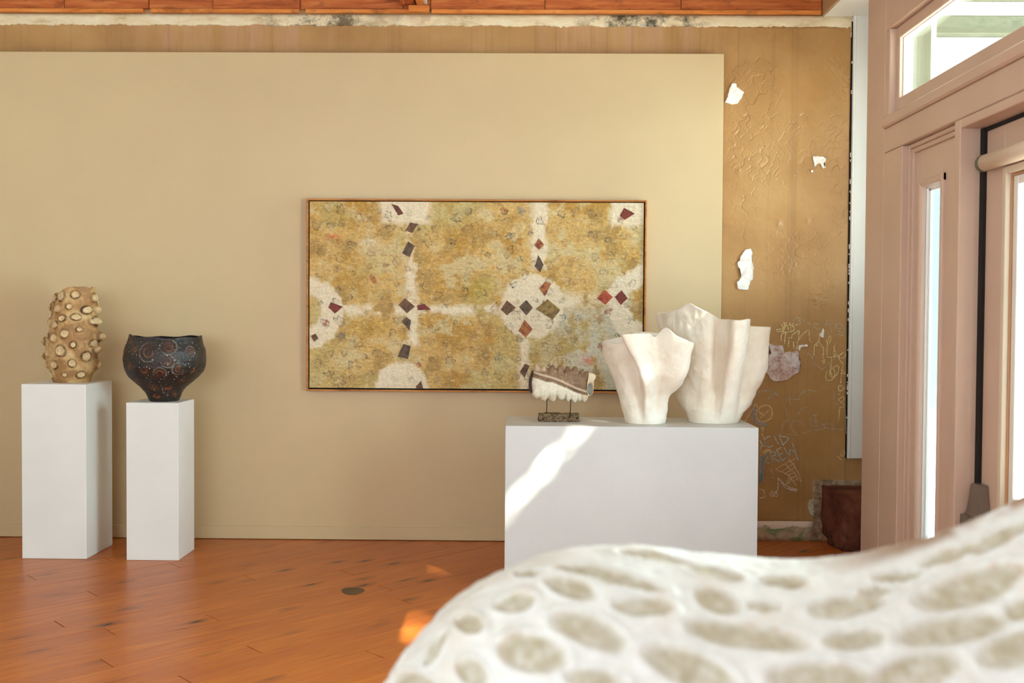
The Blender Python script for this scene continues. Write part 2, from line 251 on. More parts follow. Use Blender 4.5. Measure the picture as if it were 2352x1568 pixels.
CHALK = {"yellow":[[[1.6491,1.3369],[1.6523,1.3618],[1.6698,1.3743],[1.6909,1.3797],[1.7122,1.3746],[1.7212,1.3587],[1.7161,1.3444],[1.6915,1.339],[1.6668,1.337],[1.6491,1.3369]],[[1.6065,1.3508],[1.6488,1.3582]],[[1.6066,1.3409],[1.649,1.3405]],[[1.6414,1.3865],[1.6523,1.3653]],[[1.6553,1.4008],[1.6628,1.3725]],[[1.6695,1.4009],[1.6698,1.3743]],[[1.6942,1.3975],[1.6963,1.378]],[[1.7172,1.3994],[1.7104,1.3763]],[[1.7263,1.3782],[1.7456,1.3872]],[[1.6805,1.369],[1.6842,1.3513]],[[1.6628,1.3689],[1.6578,1.3476]],[[1.6981,1.3691],[1.702,1.3479]],[[1.6703,1.3371],[1.6636,1.3051],[1.6624,1.2625]],[[1.6651,1.3317],[1.6422,1.3227],[1.6392,1.2801]],[[1.6884,1.3035],[1.6857,1.2414]],[[1.717,1.2771],[1.7212,1.2274]],[[1.74,1.2772],[1.7407,1.224]],[[1.7027,1.2929],[1.7112,1.3196],[1.7444,1.3429],[1.7516,1.3376],[1.7487,1.2826]],[[1.7487,1.2844],[1.7695,1.3164],[1.8115,1.3486],[1.8172,1.3132],[1.8212,1.2849],[1.8337,1.2708]],[[1.879,1.3189],[1.8794,1.2888],[1.8621,1.2603],[1.8658,1.2479],[1.8797,1.264],[1.8811,1.2923]],[[1.8795,1.2781],[1.9012,1.2428]],[[1.9047,1.2464],[1.9105,1.2074],[1.9037,1.1932],[1.9075,1.1719]],[[1.9024,1.1541],[1.9129,1.1649],[1.9202,1.1472],[1.9097,1.14],[1.9043,1.1506],[1.9166,1.1542],[1.9132,1.1418]],[[1.8533,1.262],[1.8484,1.2283],[1.8472,1.1857]],[[1.9253,1.2891],[1.9328,1.2572],[1.9302,1.1934]],[[1.9328,1.2572],[1.9502,1.2786],[1.9532,1.3105],[1.9462,1.3123],[1.9359,1.2856],[1.9345,1.2608]],[[1.9769,1.2575],[1.9745,1.1795]],[[1.974,1.2149],[1.9846,1.2186],[1.9884,1.1938],[1.9763,1.1759]],[[1.9286,1.1792],[1.9657,1.1776]],[[1.9586,1.1776],[1.9591,1.1439],[1.9543,1.1084]],[[1.9351,1.094],[1.925,1.0584],[1.9324,1.0336],[1.9501,1.0302],[1.9781,1.0482],[2.0024,1.0838],[2.0072,1.1158],[1.9982,1.1264],[1.9772,1.1156],[1.9527,1.1012],[1.9496,1.0693],[1.964,1.0516],[1.9798,1.0588],[1.9811,1.0872],[1.9685,1.1085],[1.9563,1.0942],[1.9565,1.0764],[1.9673,1.0658]],[[2.0045,1.1832],[2.0324,1.2065],[2.0466,1.2048],[2.0469,1.1835],[2.0258,1.1727],[2.0045,1.1832],[1.9902,1.1938]],[[2.0045,1.1797],[2.0155,1.1549],[2.037,1.1338]],[[2.0335,1.1302],[2.0268,1.1018],[2.0238,1.0662],[2.021,1.0129]],[[2.0304,1.0982],[2.0484,1.0771],[2.0378,1.0734],[2.0236,1.0804]],[[2.0072,0.9915],[2.0142,0.9987],[2.0355,0.9917],[2.0392,0.9775],[2.0218,0.9632],[2.0093,0.9702],[2.0072,0.9915]],[[2.006,0.9068],[2.0354,0.9294],[2.0431,0.9071],[2.0235,0.8945],[2.006,0.9068]],[[2.0211,0.892],[2.0436,0.8772],[2.0413,0.8598],[2.0215,0.8621],[2.0168,0.8471],[2.0103,0.7773]],[[2.0056,0.9366],[2.0179,0.9442]],[[2.0306,0.5731],[2.0503,0.5832],[2.0506,0.5583],[2.031,0.5456],[2.0282,0.5681]],[[2.0037,0.5479],[2.0363,0.5207]]],"pale":[[[1.7118,1.4047],[1.7327,1.4261],[1.7539,1.4262],[1.7895,1.4087],[1.8216,1.3859],[1.8234,1.3788]],[[1.7505,1.4155],[1.7598,1.3819],[1.7632,1.3908],[1.7558,1.4191]],[[1.8357,1.386],[1.8603,1.3914],[1.8782,1.3738],[1.875,1.349],[1.8572,1.3631],[1.8392,1.386]],[[1.9288,1.4202],[1.9223,1.3794]],[[1.9098,1.3864],[1.9416,1.3884],[1.956,1.3637],[1.96,1.3354]],[[1.9733,1.3886],[1.9826,1.3603]],[[1.9926,1.3958],[1.9754,1.3638]],[[1.9753,1.3762],[1.9912,1.3728]],[[1.9824,1.371],[2.005,1.3924],[2.0265,1.3713],[2.0196,1.3606],[1.9913,1.3639]],[[1.9915,1.3498],[2.0234,1.3394],[2.0344,1.3146],[2.0024,1.3286]],[[2.0372,1.3678],[2.05,1.3324]],[[1.81,1.1925],[1.8134,1.2032],[1.8313,1.1856],[1.8423,1.1608],[1.8533,1.129]],[[1.8534,1.1254],[1.8747,1.1185],[1.9067,1.1027],[1.9485,1.1438],[1.98,1.1689],[2.0008,1.1974]],[[1.4781,0.9254],[1.5001,0.9529],[1.5446,0.9607],[1.5943,0.9536],[1.6269,0.9239]],[[1.5577,0.906],[1.5796,0.9336],[1.6044,0.9387]],[[1.6937,0.9319],[1.7088,0.9096],[1.751,0.9074],[1.763,0.9349],[1.7825,0.9549],[1.817,0.9676],[1.8717,0.9556]],[[1.6693,0.9018],[1.699,0.9021],[1.7069,0.8648]],[[1.6623,0.8694],[1.675,0.8396],[1.6881,0.7899]],[[1.7447,0.8202],[1.7572,0.8128],[1.7595,0.8253],[1.7839,0.8529],[1.8135,0.8606]],[[1.7031,0.7775],[1.6759,0.7698],[1.654,0.7398],[1.6545,0.7048],[1.672,0.69]],[[1.682,0.6826],[1.7564,0.6807]],[[1.7954,0.7309],[1.7752,0.7606],[1.7453,0.7704],[1.7206,0.7652],[1.7086,0.7402],[1.7189,0.7103],[1.7464,0.6906]],[[1.8562,0.816],[1.8668,0.7663]],[[1.844,0.806],[1.8762,0.8087]],[[1.8494,0.7711],[1.884,0.7814]],[[1.8745,0.7514],[1.8595,0.7563]],[[1.8642,0.7762],[1.8791,0.7714],[1.857,0.7612]],[[1.8268,0.7909],[1.8348,0.7561],[1.8499,0.7363],[1.8945,0.7366]],[[1.8502,0.7163],[1.8849,0.7141],[1.9244,0.7269]],[[1.9043,0.7466],[1.9388,0.7544]],[[1.9093,0.7392],[1.9343,0.7269],[1.9839,0.7198],[2.0483,0.7178]],[[2.0513,0.8524],[2.0547,0.7876],[2.0582,0.7229],[2.0611,0.688]],[[1.9757,0.9514],[1.9865,0.8867],[2.0114,0.8795]],[[1.7761,0.6908],[1.8157,0.7011],[1.8451,0.7213]],[[1.9586,0.7595],[1.9837,0.7323]]],"head":[[[1.4867,0.8282],[1.5161,0.8584],[1.5458,0.8686],[1.5756,0.8588],[1.5885,0.824],[1.5766,0.784],[1.5371,0.7638],[1.5073,0.7686],[1.4872,0.7933],[1.4867,0.8282]],[[1.5096,0.786],[1.5366,0.8087],[1.5709,0.8413]],[[1.5066,0.8284],[1.5167,0.8085],[1.519,0.8235],[1.5291,0.8086]],[[1.4131,0.7629],[1.4423,0.808],[1.4812,0.8731],[1.4963,0.8532]],[[1.5149,0.559],[1.5394,0.5792],[1.579,0.5895]],[[1.515,0.544],[1.5446,0.5642],[1.5791,0.5795]],[[1.5129,0.7187],[1.5326,0.7289],[1.5255,0.6989]],[[1.5232,0.6889],[1.5384,0.659],[1.5487,0.6292]],[[1.5346,0.5691],[1.5643,0.5794],[1.5816,0.5845]]],"hatch":[[[1.4821,0.8033],[1.4724,0.7833],[1.4875,0.7684],[1.5123,0.7636],[1.5572,0.744],[1.5374,0.7389],[1.5026,0.7486],[1.4726,0.7633]],[[1.4614,0.8729],[1.4691,0.848],[1.462,0.8181],[1.4748,0.7933],[1.4651,0.7732],[1.4826,0.7584]],[[1.4666,0.848],[1.4867,0.8282],[1.4721,0.8082],[1.4873,0.7834]],[[1.474,0.8581],[1.4891,0.8382],[1.4769,0.8232],[1.4821,0.7983],[1.4699,0.7882]],[[1.4824,0.7734],[1.5174,0.7537],[1.5522,0.7465]],[[1.4473,0.803],[1.4624,0.7882],[1.4527,0.7731]],[[1.5152,0.534],[1.5398,0.5492],[1.5595,0.5594],[1.535,0.5342],[1.5204,0.5141],[1.5403,0.5092],[1.5157,0.4891],[1.5407,0.4793],[1.5161,0.4591],[1.5411,0.4443],[1.5165,0.4291],[1.539,0.4143],[1.5168,0.3991],[1.5369,0.3842],[1.5147,0.3715]],[[1.515,0.544],[1.5141,0.4591],[1.5171,0.3741]],[[1.5195,0.5411],[1.5186,0.4591],[1.5211,0.3766]],[[1.5241,0.5381],[1.523,0.4591],[1.525,0.3791]],[[1.5286,0.5351],[1.5275,0.4592],[1.529,0.3817]],[[1.5331,0.5322],[1.532,0.4592],[1.5329,0.3842]],[[1.5376,0.5292],[1.5365,0.4592],[1.5369,0.3867]]],"letters":[[[1.578,0.6693],[1.5533,0.6641],[1.5436,0.6391],[1.5539,0.6092],[1.5789,0.602],[1.5961,0.6146]],[[1.6028,0.672],[1.6333,0.6124]],[[1.6325,0.6747],[1.6823,0.6651],[1.6923,0.6528],[1.6606,0.6151]],[[1.6376,0.6648],[1.6606,0.6151]],[[1.6373,0.6897],[1.6423,0.6848]],[[1.5113,0.6439],[1.5341,0.6091],[1.5538,0.6242]],[[1.5147,0.574],[1.5242,0.609],[1.5341,0.6091]],[[1.5768,0.5695],[1.5949,0.5097]],[[1.5768,0.5695],[1.6041,0.5697],[1.6118,0.5498],[1.5871,0.5371],[1.6396,0.51]],[[1.6188,0.5848],[1.6519,0.5201],[1.679,0.5353]],[[1.6188,0.5848],[1.6484,0.6]],[[1.6341,0.5525],[1.6587,0.5651]],[[1.6657,0.6001],[1.7011,0.5505],[1.7056,0.5855],[1.7406,0.5658]],[[1.7175,0.628],[1.7586,0.516]],[[1.5648,0.5394],[1.5502,0.5143],[1.5628,0.4994],[1.5776,0.502]]],"cone":[[[1.6154,0.4599],[1.6499,0.4826],[1.7386,0.5308]],[[1.6154,0.4574],[1.6903,0.4255],[1.7408,0.3659],[1.7508,0.356]],[[1.694,0.528],[1.7343,0.4808],[1.7597,0.4361],[1.7778,0.3787]],[[1.6746,0.4928],[1.7148,0.4557],[1.75,0.416],[1.7628,0.3861]],[[1.6504,0.4452],[1.6897,0.4705],[1.734,0.5008]],[[1.6704,0.4303],[1.7098,0.4556],[1.7344,0.4708]],[[1.6953,0.4255],[1.7398,0.4409]],[[1.7154,0.4057],[1.75,0.416]],[[1.7355,0.3859],[1.7576,0.4036]]],"anchor":[[[1.5855,0.4696],[1.5908,0.4447],[1.5613,0.4194],[1.5568,0.3844],[1.5673,0.3395]],[[1.5908,0.4447],[1.6062,0.4023]],[[1.5515,0.4069],[1.6012,0.4073]],[[1.5419,0.3843],[1.5915,0.3847]],[[1.551,0.4444],[1.5882,0.4547]]],"boat":[[[1.631,0.405],[1.6562,0.3802],[1.6913,0.3505],[1.7561,0.331]],[[1.6361,0.3951],[1.6614,0.3553],[1.7015,0.3306],[1.7513,0.3185]],[[1.6412,0.3851],[1.6765,0.3454],[1.7562,0.326]],[[1.6513,0.3752],[1.6865,0.3405],[1.7413,0.3259]],[[1.631,0.4025],[1.6295,0.33],[1.6123,0.3098]],[[1.6812,0.3654],[1.7006,0.4006],[1.7155,0.3982],[1.6911,0.3655]],[[1.5802,0.2996],[1.5874,0.3146],[1.6073,0.3173],[1.6125,0.2998],[1.5977,0.2872],[1.5828,0.2896],[1.5802,0.2996]],[[1.6073,0.3148],[1.6246,0.3199],[1.6199,0.3049],[1.6324,0.2975],[1.6275,0.2874],[1.6076,0.2898]],[[1.5925,0.3072],[1.5976,0.2972]],[[1.6024,0.3072],[1.6001,0.2972]],[[1.5127,0.329],[1.5401,0.3242],[1.5481,0.2818],[1.5531,0.2793]],[[1.5134,0.2715],[1.5382,0.2792]]]}
PATCHES = [["white",[[1.3086,2.9111],[1.3295,2.9136],[1.3409,2.8866],[1.3856,2.8524],[1.3713,2.8193],[1.3434,2.7823],[1.3065,2.776],[1.2669,2.7906],[1.2813,2.8251],[1.2931,2.8681]]],["white",[[1.8265,2.4512],[1.8831,2.4527],[1.9079,2.4405],[1.9094,2.4221],[1.896,2.4097],[1.9087,2.3827],[1.8904,2.3752],[1.8715,2.4071],[1.8567,2.4095],[1.8373,2.3873],[1.8294,2.4217]]],["white",[[1.8105,2.3601],[1.8289,2.3651],[1.8279,2.3503],[1.8193,2.349]]],["white",[[1.4098,1.8609],[1.4407,1.8672],[1.4508,1.8462],[1.4502,1.7906],[1.4607,1.7411],[1.4567,1.6668],[1.4371,1.6543],[1.4254,1.5985],[1.3882,1.6045],[1.3572,1.6105],[1.3542,1.6538],[1.3811,1.6788],[1.377,1.7159],[1.368,1.7406],[1.3552,1.7777],[1.3711,1.7901],[1.3758,1.8149],[1.3916,1.8397]]],["pink",[[1.5598,1.2672],[1.5793,1.2602],[1.6007,1.2515],[1.6184,1.2498],[1.6289,1.2559],[1.6466,1.2536],[1.6546,1.2412],[1.6548,1.2234],[1.6649,1.2058],[1.6861,1.2095],[1.6966,1.2131],[1.7144,1.2096],[1.7461,1.217],[1.7532,1.2099],[1.757,1.1922],[1.7589,1.1816],[1.7566,1.1673],[1.7646,1.1532],[1.77,1.1461],[1.7631,1.1354],[1.7635,1.0999],[1.7603,1.0804],[1.7409,1.0731],[1.7093,1.0534],[1.6883,1.0355],[1.6602,1.0228],[1.6248,1.0208],[1.593,1.0223],[1.5752,1.0311],[1.5643,1.0488],[1.5624,1.0594],[1.5463,1.0771],[1.5442,1.0984],[1.5527,1.1269],[1.556,1.1518],[1.5611,1.166],[1.5555,1.1873],[1.5748,1.1998],[1.5721,1.2193],[1.5662,1.2388],[1.5618,1.2512]]],["white",[[1.7527,1.2507],[1.7668,1.2561],[1.788,1.2545],[1.8056,1.2599],[1.8128,1.2458],[1.7881,1.2456],[1.7705,1.242],[1.7601,1.2277],[1.7549,1.217],[1.7501,1.2312]]],["white",[[1.9032,1.3581],[1.9084,1.3616],[1.9121,1.3493],[1.9123,1.3333],[1.9093,1.2996],[1.8933,1.3066],[1.8843,1.3154],[1.8859,1.3261],[1.8964,1.335]]],["green",[[1.8349,0.2651],[1.8583,0.2712],[1.8617,0.1611],[1.8499,0.1649],[1.8361,0.1805],[1.8299,0.2041],[1.8219,0.2158],[1.8236,0.2394]]],["white",[[2.0758,3.2973],[2.0698,3.3301],[2.0589,3.3246],[2.054,3.289],[2.0579,3.2069],[2.0643,3.1439],[2.0718,3.1933]]]]
DIAMONDS = [[0,[[-0.835,2.1247],[-0.7914,2.1116],[-0.7578,2.0643],[-0.7912,2.0517]]],[1,[[-0.7449,1.9602],[-0.7157,2.0087],[-0.6655,2.0006],[-0.7046,1.9421]]],[2,[[-0.7653,1.8166],[-0.7295,1.8919],[-0.6876,1.8621],[-0.7191,1.7918]]],[1,[[-0.7892,1.4921],[-0.7491,1.5367],[-0.6844,1.4844],[-0.7345,1.4405]]],[3,[[-0.6718,1.4912],[-0.6258,1.5015],[-0.5837,1.4641],[-0.6675,1.4594]]],[3,[[-1.2299,1.4726],[-1.2148,1.5079],[-1.1375,1.4799],[-1.1861,1.436]]],[2,[[-0.7679,1.3918],[-0.7386,1.4171],[-0.7075,1.3963],[-0.719,1.3334]]],[2,[[-0.794,1.1694],[-0.7548,1.2494],[-0.7103,1.2346],[-0.7267,1.1531]]],[1,[[-1.3405,1.2959],[-1.3094,1.3086],[-1.2926,1.2794],[-1.3178,1.2582]]],[1,[[-0.6782,0.9813],[-0.6448,1.0168],[-0.6303,0.9699],[-0.674,0.9696]]],[3,[[0.5946,2.0604],[0.6216,2.1071],[0.6885,2.0717],[0.6248,2.0315]]],[4,[[0.061,1.8729],[0.09,1.9147],[0.1253,1.8733],[0.0905,1.8414]]],[2,[[0.0645,1.7396],[0.0882,1.8106],[0.122,1.7483],[0.0998,1.7015]]],[4,[[0.0921,1.6021],[0.1336,1.6466],[0.1696,1.6318],[0.1317,1.5523]]],[1,[[-0.1469,1.467],[-0.1079,1.5258],[-0.0491,1.4802],[-0.1048,1.4313]]],[2,[[-0.0324,1.4845],[0.0149,1.529],[0.0554,1.4808],[0.0156,1.4304]]],[5,[[0.0721,1.4726],[0.1469,1.5357],[0.2292,1.4694],[0.1813,1.4047]]],[4,[[-0.034,1.334],[0.004,1.4053],[0.0563,1.3471],[0.0132,1.2924]]],[6,[[0.4557,1.5417],[0.5053,1.5938],[0.5557,1.5507],[0.5103,1.502]]],[3,[[0.5683,1.5508],[0.6096,1.5944],[0.6492,1.5429],[0.6062,1.4993]]],[1,[[-0.0239,1.0786],[0.0076,1.1291],[0.0386,1.1168],[0.0065,1.0411]]]]


# ================================================================== SETTING
WY, PY, PX = 6.377, 6.287, 1.86           # plaster wall, beige partition, pink shopfront wall

# ---- floor planks
def plank_mat():
    t = NT('varnished_floorboard'); p = t.pos(); oi = t.n('ShaderNodeObjectInfo')
    off = t.n('ShaderNodeCombineXYZ'); r = oi.outputs['Random']
    t.l(t.math('MULTIPLY', r, 37.0), off.inputs[0]); t.l(t.math('MULTIPLY', r, 91.0), off.inputs[2])
    q = t.n('ShaderNodeVectorRotate', rotation_type='Z_AXIS'); t.l(p, q.inputs['Vector']); q.inputs['Angle'].default_value = -math.pi/4
    ad = t.n('ShaderNodeVectorMath', operation='ADD'); t.l(q.outputs[0], ad.inputs[0]); t.l(off.outputs[0], ad.inputs[1]); v = ad.outputs[0]
    g1 = t.noise(t.mp(v, (1.6, 26, 1)), 2.2, 7, .62, .35); g2 = t.noise(t.mp(v, (3, 110, 1)), 2.0, 4, .6); g3 = t.noise(t.mp(v, (.9, 3.5, 1)), 1.6, 3)
    c = t.ramp(g1, [(.25, lin(110, 48, 10)), (.42, lin(184, 92, 20)), (.6, lin(214, 122, 34)), (.78, lin(236, 158, 62))])
    c = t.mix(.45, c, t.ramp(g2, [(.3, lin(150, 72, 26)), (.7, lin(205, 125, 60))]))
    c = t.mix(t.ramp(g3, [(.35, .0), (.75, .4)]), c, lin(150, 70, 28))
    c = t.mix(t.math('MULTIPLY', t.ramp(r, [(.0, 0.), (1., 1.)]), .5), c, lin(166, 84, 34))
    # knots: one voronoi cell in a few carries a dark stretched eye
    kv = t.n('ShaderNodeTexVoronoi', feature='F1'); t.l(t.mp(v, (2.9, 7.5, 1)), kv.inputs['Vector']); kv.inputs['Scale'].default_value = 1.0
    sel = t.ramp(t.sep(kv.outputs['Color'])[0], [(.30, 0.), (.34, 1.)])
    wob = t.math('ADD', kv.outputs['Distance'], t.math('MULTIPLY', t.math('SUBTRACT', t.noise(t.mp(v, (20, 60, 1)), 1.5, 4), .5), .16))
    halo = t.math('MULTIPLY', t.ramp(wob, [(.05, 1.), (.30, .0)]), sel); core = t.math('MULTIPLY', t.ramp(wob, [(.04, 1.), (.12, 0.)]), sel)
    c = t.mix(t.math('MULTIPLY', halo, .75), c, lin(104, 50, 22)); c = t.mix(core, c, lin(44, 24, 14))
    n = t.bump(g1, .05, .002)
    return t.fin(c, t.ramp(g2, [(.2, .30), (.8, .42)]), n, .34, .10)
PLANK = plank_mat()
floor = struct(boxo('floor', (-4.2, 2.3, -1.8, WY+.1, -.12, -.016), DARK))
def clip_poly(poly, rect):
    def cut(pts, f, inter):
        out = []
        for i in range(len(pts)):
            a, b = pts[i-1], pts[i]
            fa, fb = f(a), f(b)
            if fa >= 0 and fb >= 0: out.append(b)
            elif fa >= 0 > fb: out.append(inter(a, b, fa, fb))
            elif fa < 0 <= fb: out.append(inter(a, b, fa, fb)); out.append(b)
        return out
    it = lambda a, b, fa, fb: (a[0]+(b[0]-a[0])*fa/(fa-fb), a[1]+(b[1]-a[1])*fa/(fa-fb))
    x0, x1, y0, y1 = rect
    for f in (lambda p: p[0]-x0, lambda p: x1-p[0], lambda p: p[1]-y0, lambda p: y1-p[1]):
        if len(poly) < 3: return []
        poly = cut(poly, f, it)
    return poly
def add_plank(a0, a1, f0, f1):
    E = (math.sqrt(.5), math.sqrt(.5)); Fv = (-math.sqrt(.5), math.sqrt(.5))
    q = [(a*E[0]+f*Fv[0], a*E[1]+f*Fv[1]) for a, f in ((a0, f0), (a1, f0), (a1, f1), (a0, f1))]
    for rect in ((-4.2, 1.90, -1.8, WY), (1.90, 2.3, 5.46, WY)):
        p = clip_poly(q, rect)
        if len(p) < 3: continue
        ar = sum(p[i-1][0]*p[i][1]-p[i][0]*p[i-1][1] for i in range(len(p)))/2
        if abs(ar) < .004: continue
        cx = sum(k[0] for k in p)/len(p); cy = sum(k[1] for k in p)/len(p)
        bm = bmesh.new(); dz = rnd.uniform(-.0006, .0004)
        b = [bm.verts.new((x, y, -.015)) for x, y in p]; m = [bm.verts.new((x, y, -.0012)) for x, y in p]
        def ins(x, y, d=.0012):
            h = math.hypot(cx-x, cy-y) or 1; return (x+(cx-x)/h*d, y+(cy-y)/h*d)
        tp = [bm.verts.new((*ins(x, y), dz)) for x, y in p]
        n = len(p); bm.faces.new(tp); bm.faces.new(b[::-1])
        for i in range(n):
            j = (i+1) % n; bm.faces.new((b[i], b[j], m[j], m[i])); bm.faces.new((m[i], m[j], tp[j], tp[i]))
        bmesh.ops.recalc_face_normals(bm, faces=bm.faces)
        from_bm('floorboard', bm, PLANK, floor, (cx, cy, 0))
PW, E0 = .1325, 3.70
known = {14: [1.884], 10: [1.998], 7: [1.69], 5: [1.814], 4: [2.247], 8: [2.738], 0: [2.16]}
for row in range(-42, 48):
    f0 = E0+row*PW; cuts = sorted(known.get(row, []))
    lo, hi = -5.0, 7.6
    pts = list(cuts) or [rnd.uniform(-.6, 1.0)+((row*7) % 5)*.4]
    while pts[-1] < hi: pts.append(pts[-1]+rnd.uniform(2.3, 3.6))
    while pts[0] > lo: pts.insert(0, pts[0]-rnd.uniform(2.3, 3.6))
    for a, b in zip(pts[:-1], pts[1:]): add_plank(a+.002, b-.002, f0+.001, f0+PW-.001)
# old plugged knot in the boards
def disc(name, c, rx, ry, ang, h, mat, parent, n=28):
    bm = bmesh.new(); ca, sa = math.cos(ang), math.sin(ang); tp = []; bt = []
    for i in range(n):
        t = i/n*2*math.pi; w = 1+.06*math.sin(3*t+1); x, y = rx*w*math.cos(t), ry*w*math.sin(t)
        tp.append(bm.verts.new((c[0]+x*ca-y*sa, c[1]+x*sa+y*ca, c[2]+h))); bt.append(bm.verts.new((c[0]+1.02*(x*ca-y*sa), c[1]+1.02*(x*sa+y*ca), c[2])))
    bm.faces.new(tp)
    for i in range(n): bm.faces.new((bt[i], bt[(i+1) % n], tp[(i+1) % n], tp[i]))
    return from_bm(name, bm, mat, parent, c)
KNOT = paint_mat('floor_knot', lin(84, 58, 26), .3, .4, .3, 90)
disc('floor_knot', (-.876, 5.105, .0002), .058, .072, .3, .0012, KNOT, floor)['label'] = 'dark olive round knot plug'

# ---- plaster wall at the back (stays behind the beige partition)
def plaster_mat():
    t = NT('brown_plaster_paint'); p = t.pos(); x, y, z = t.sep(p)
    f = t.noise(p, 2.2, 6, .6); h = t.noise(t.mp(p, (9, 1, .8)), 1.6, 5, .6); fine = t.noise(p, 90, 5, .7)
    c = t.ramp(f, [(.3, lin(162, 119, 68)), (.5, lin(177, 134, 81)), (.7, lin(188, 147, 95))])
    streak = t.noise(t.mp(p, (5.5, 1, .5)), 2.6, 5, .65)
    st = t.math('MULTIPLY', t.maprange(z, 3.02, 3.16), t.ramp(streak, [(.42, 0.), (.62, 1.)]))
    zone = t.math('MAXIMUM', t.math('MULTIPLY', t.maprange(x, -2.75, -2.3), t.maprange(x, -1.1, -1.5)), t.math('MULTIPLY', t.maprange(x, -.1, .25), t.maprange(x, 1.45, 1.0)))
    c = t.mix(t.math('MULTIPLY', t.math('MULTIPLY', st, zone), .8), c, lin(190, 146, 110))
    drip = t.math('MULTIPLY', t.ramp(t.noise(t.mp(p, (22, 1, .25)), 1.2, 3), [(.56, 0.), (.7, 1.)]), .22)
    c = t.mix(drip, c, lin(112, 76, 44))
    spk = t.ramp(t.vor(t.mp(p, (1, 1, .7)), 7, 'F1'), [(.014, 1.), (.022, 0.)])
    c = t.mix(t.math('MULTIPLY', spk, .7), c, lin(226, 212, 190))
    n = t.bump(fine, .12, .003, t.bump(f, .3, .02))
    return t.fin(c, t.ramp(h, [(.3, .34), (.7, .5)]), n, .5)
PLASTER = plaster_mat()
def band_mat():
    t = NT('exposed_plaster_band'); p = t.pos(); x, y, z = t.sep(p)
    f = t.noise(t.mp(p, (1, 1, 3)), 6, 7, .7)
    c = t.ramp(f, [(.3, lin(196, 172, 134)), (.45, lin(226, 208, 172)), (.7, lin(238, 226, 198))])
    c = t.mix(t.math('MULTIPLY', t.ramp(t.noise(p, 9, 6, .7), [(.62, 0.), (.7, 1.)]), .5), c, lin(190, 130, 110))
    zone = t.math('MAXIMUM', t.math('MULTIPLY', t.maprange(x, -1.75, -1.5), t.maprange(x, -.9, -1.15)), t.math('MULTIPLY', t.maprange(x, .2, .5), t.maprange(x, 1.25, 1.02)))
    mould = t.ramp(t.noise(t.mp(p, (2.6, 1, 3.2)), 3.4, 9, .72), [(.44, 0.), (.60, 1.)])
    c = t.mix(t.math('MULTIPLY', t.math('MULTIPLY', mould, zone), .88), c, lin(44, 34, 26))
    z2 = t.math('MULTIPLY', t.maprange(x, -2.1, -1.2), t.maprange(x, .3, -.7))
    c = t.mix(t.math('MULTIPLY', t.math('MULTIPLY', mould, z2), .35), c, lin(150, 122, 86))
    return t.fin(c, .7, t.bump(t.noise(t.mp(p, (1, 1, 1.5)), 14, 7, .65), .5, .012), .3)
wall_back = struct(boxo('wall_back', (-4.2, 2.3, WY, WY+.15, -.02, 3.75), PLASTER))
# ragged white band under the timbers
nb = 420; xb = np.linspace(-4.2, 2.062, nb)
lowz = 3.268+.003*np.sin(xb*21)+.0035*npr.normal(size=nb)*(.5+.5*np.sin(xb*5)**2)
V = []
for k, (dy, zf) in enumerate(((0, 0), (.004, .0), (.007, .06), (.010, .35), (.009, .7), (.008, 1.0), (0, 1.0))):
    zz = lowz+(3.336-lowz)*zf; wob = .0035*np.sin(xb*13+k)*np.sin(xb*4.1)+.002*npr.normal(size=nb)*(0 < k < 6)
    V.append(np.stack([xb, WY-dy-np.abs(wob)*(0 < k < 6), zz], -1))
V = np.stack(V, 1).reshape(-1, 3)
np_mesh('plaster_band', V, gridfaces(nb, 7), band_mat(), wall_back, (0, WY, 3.3), True)['label'] = 'ragged off-white plaster band with black mould'
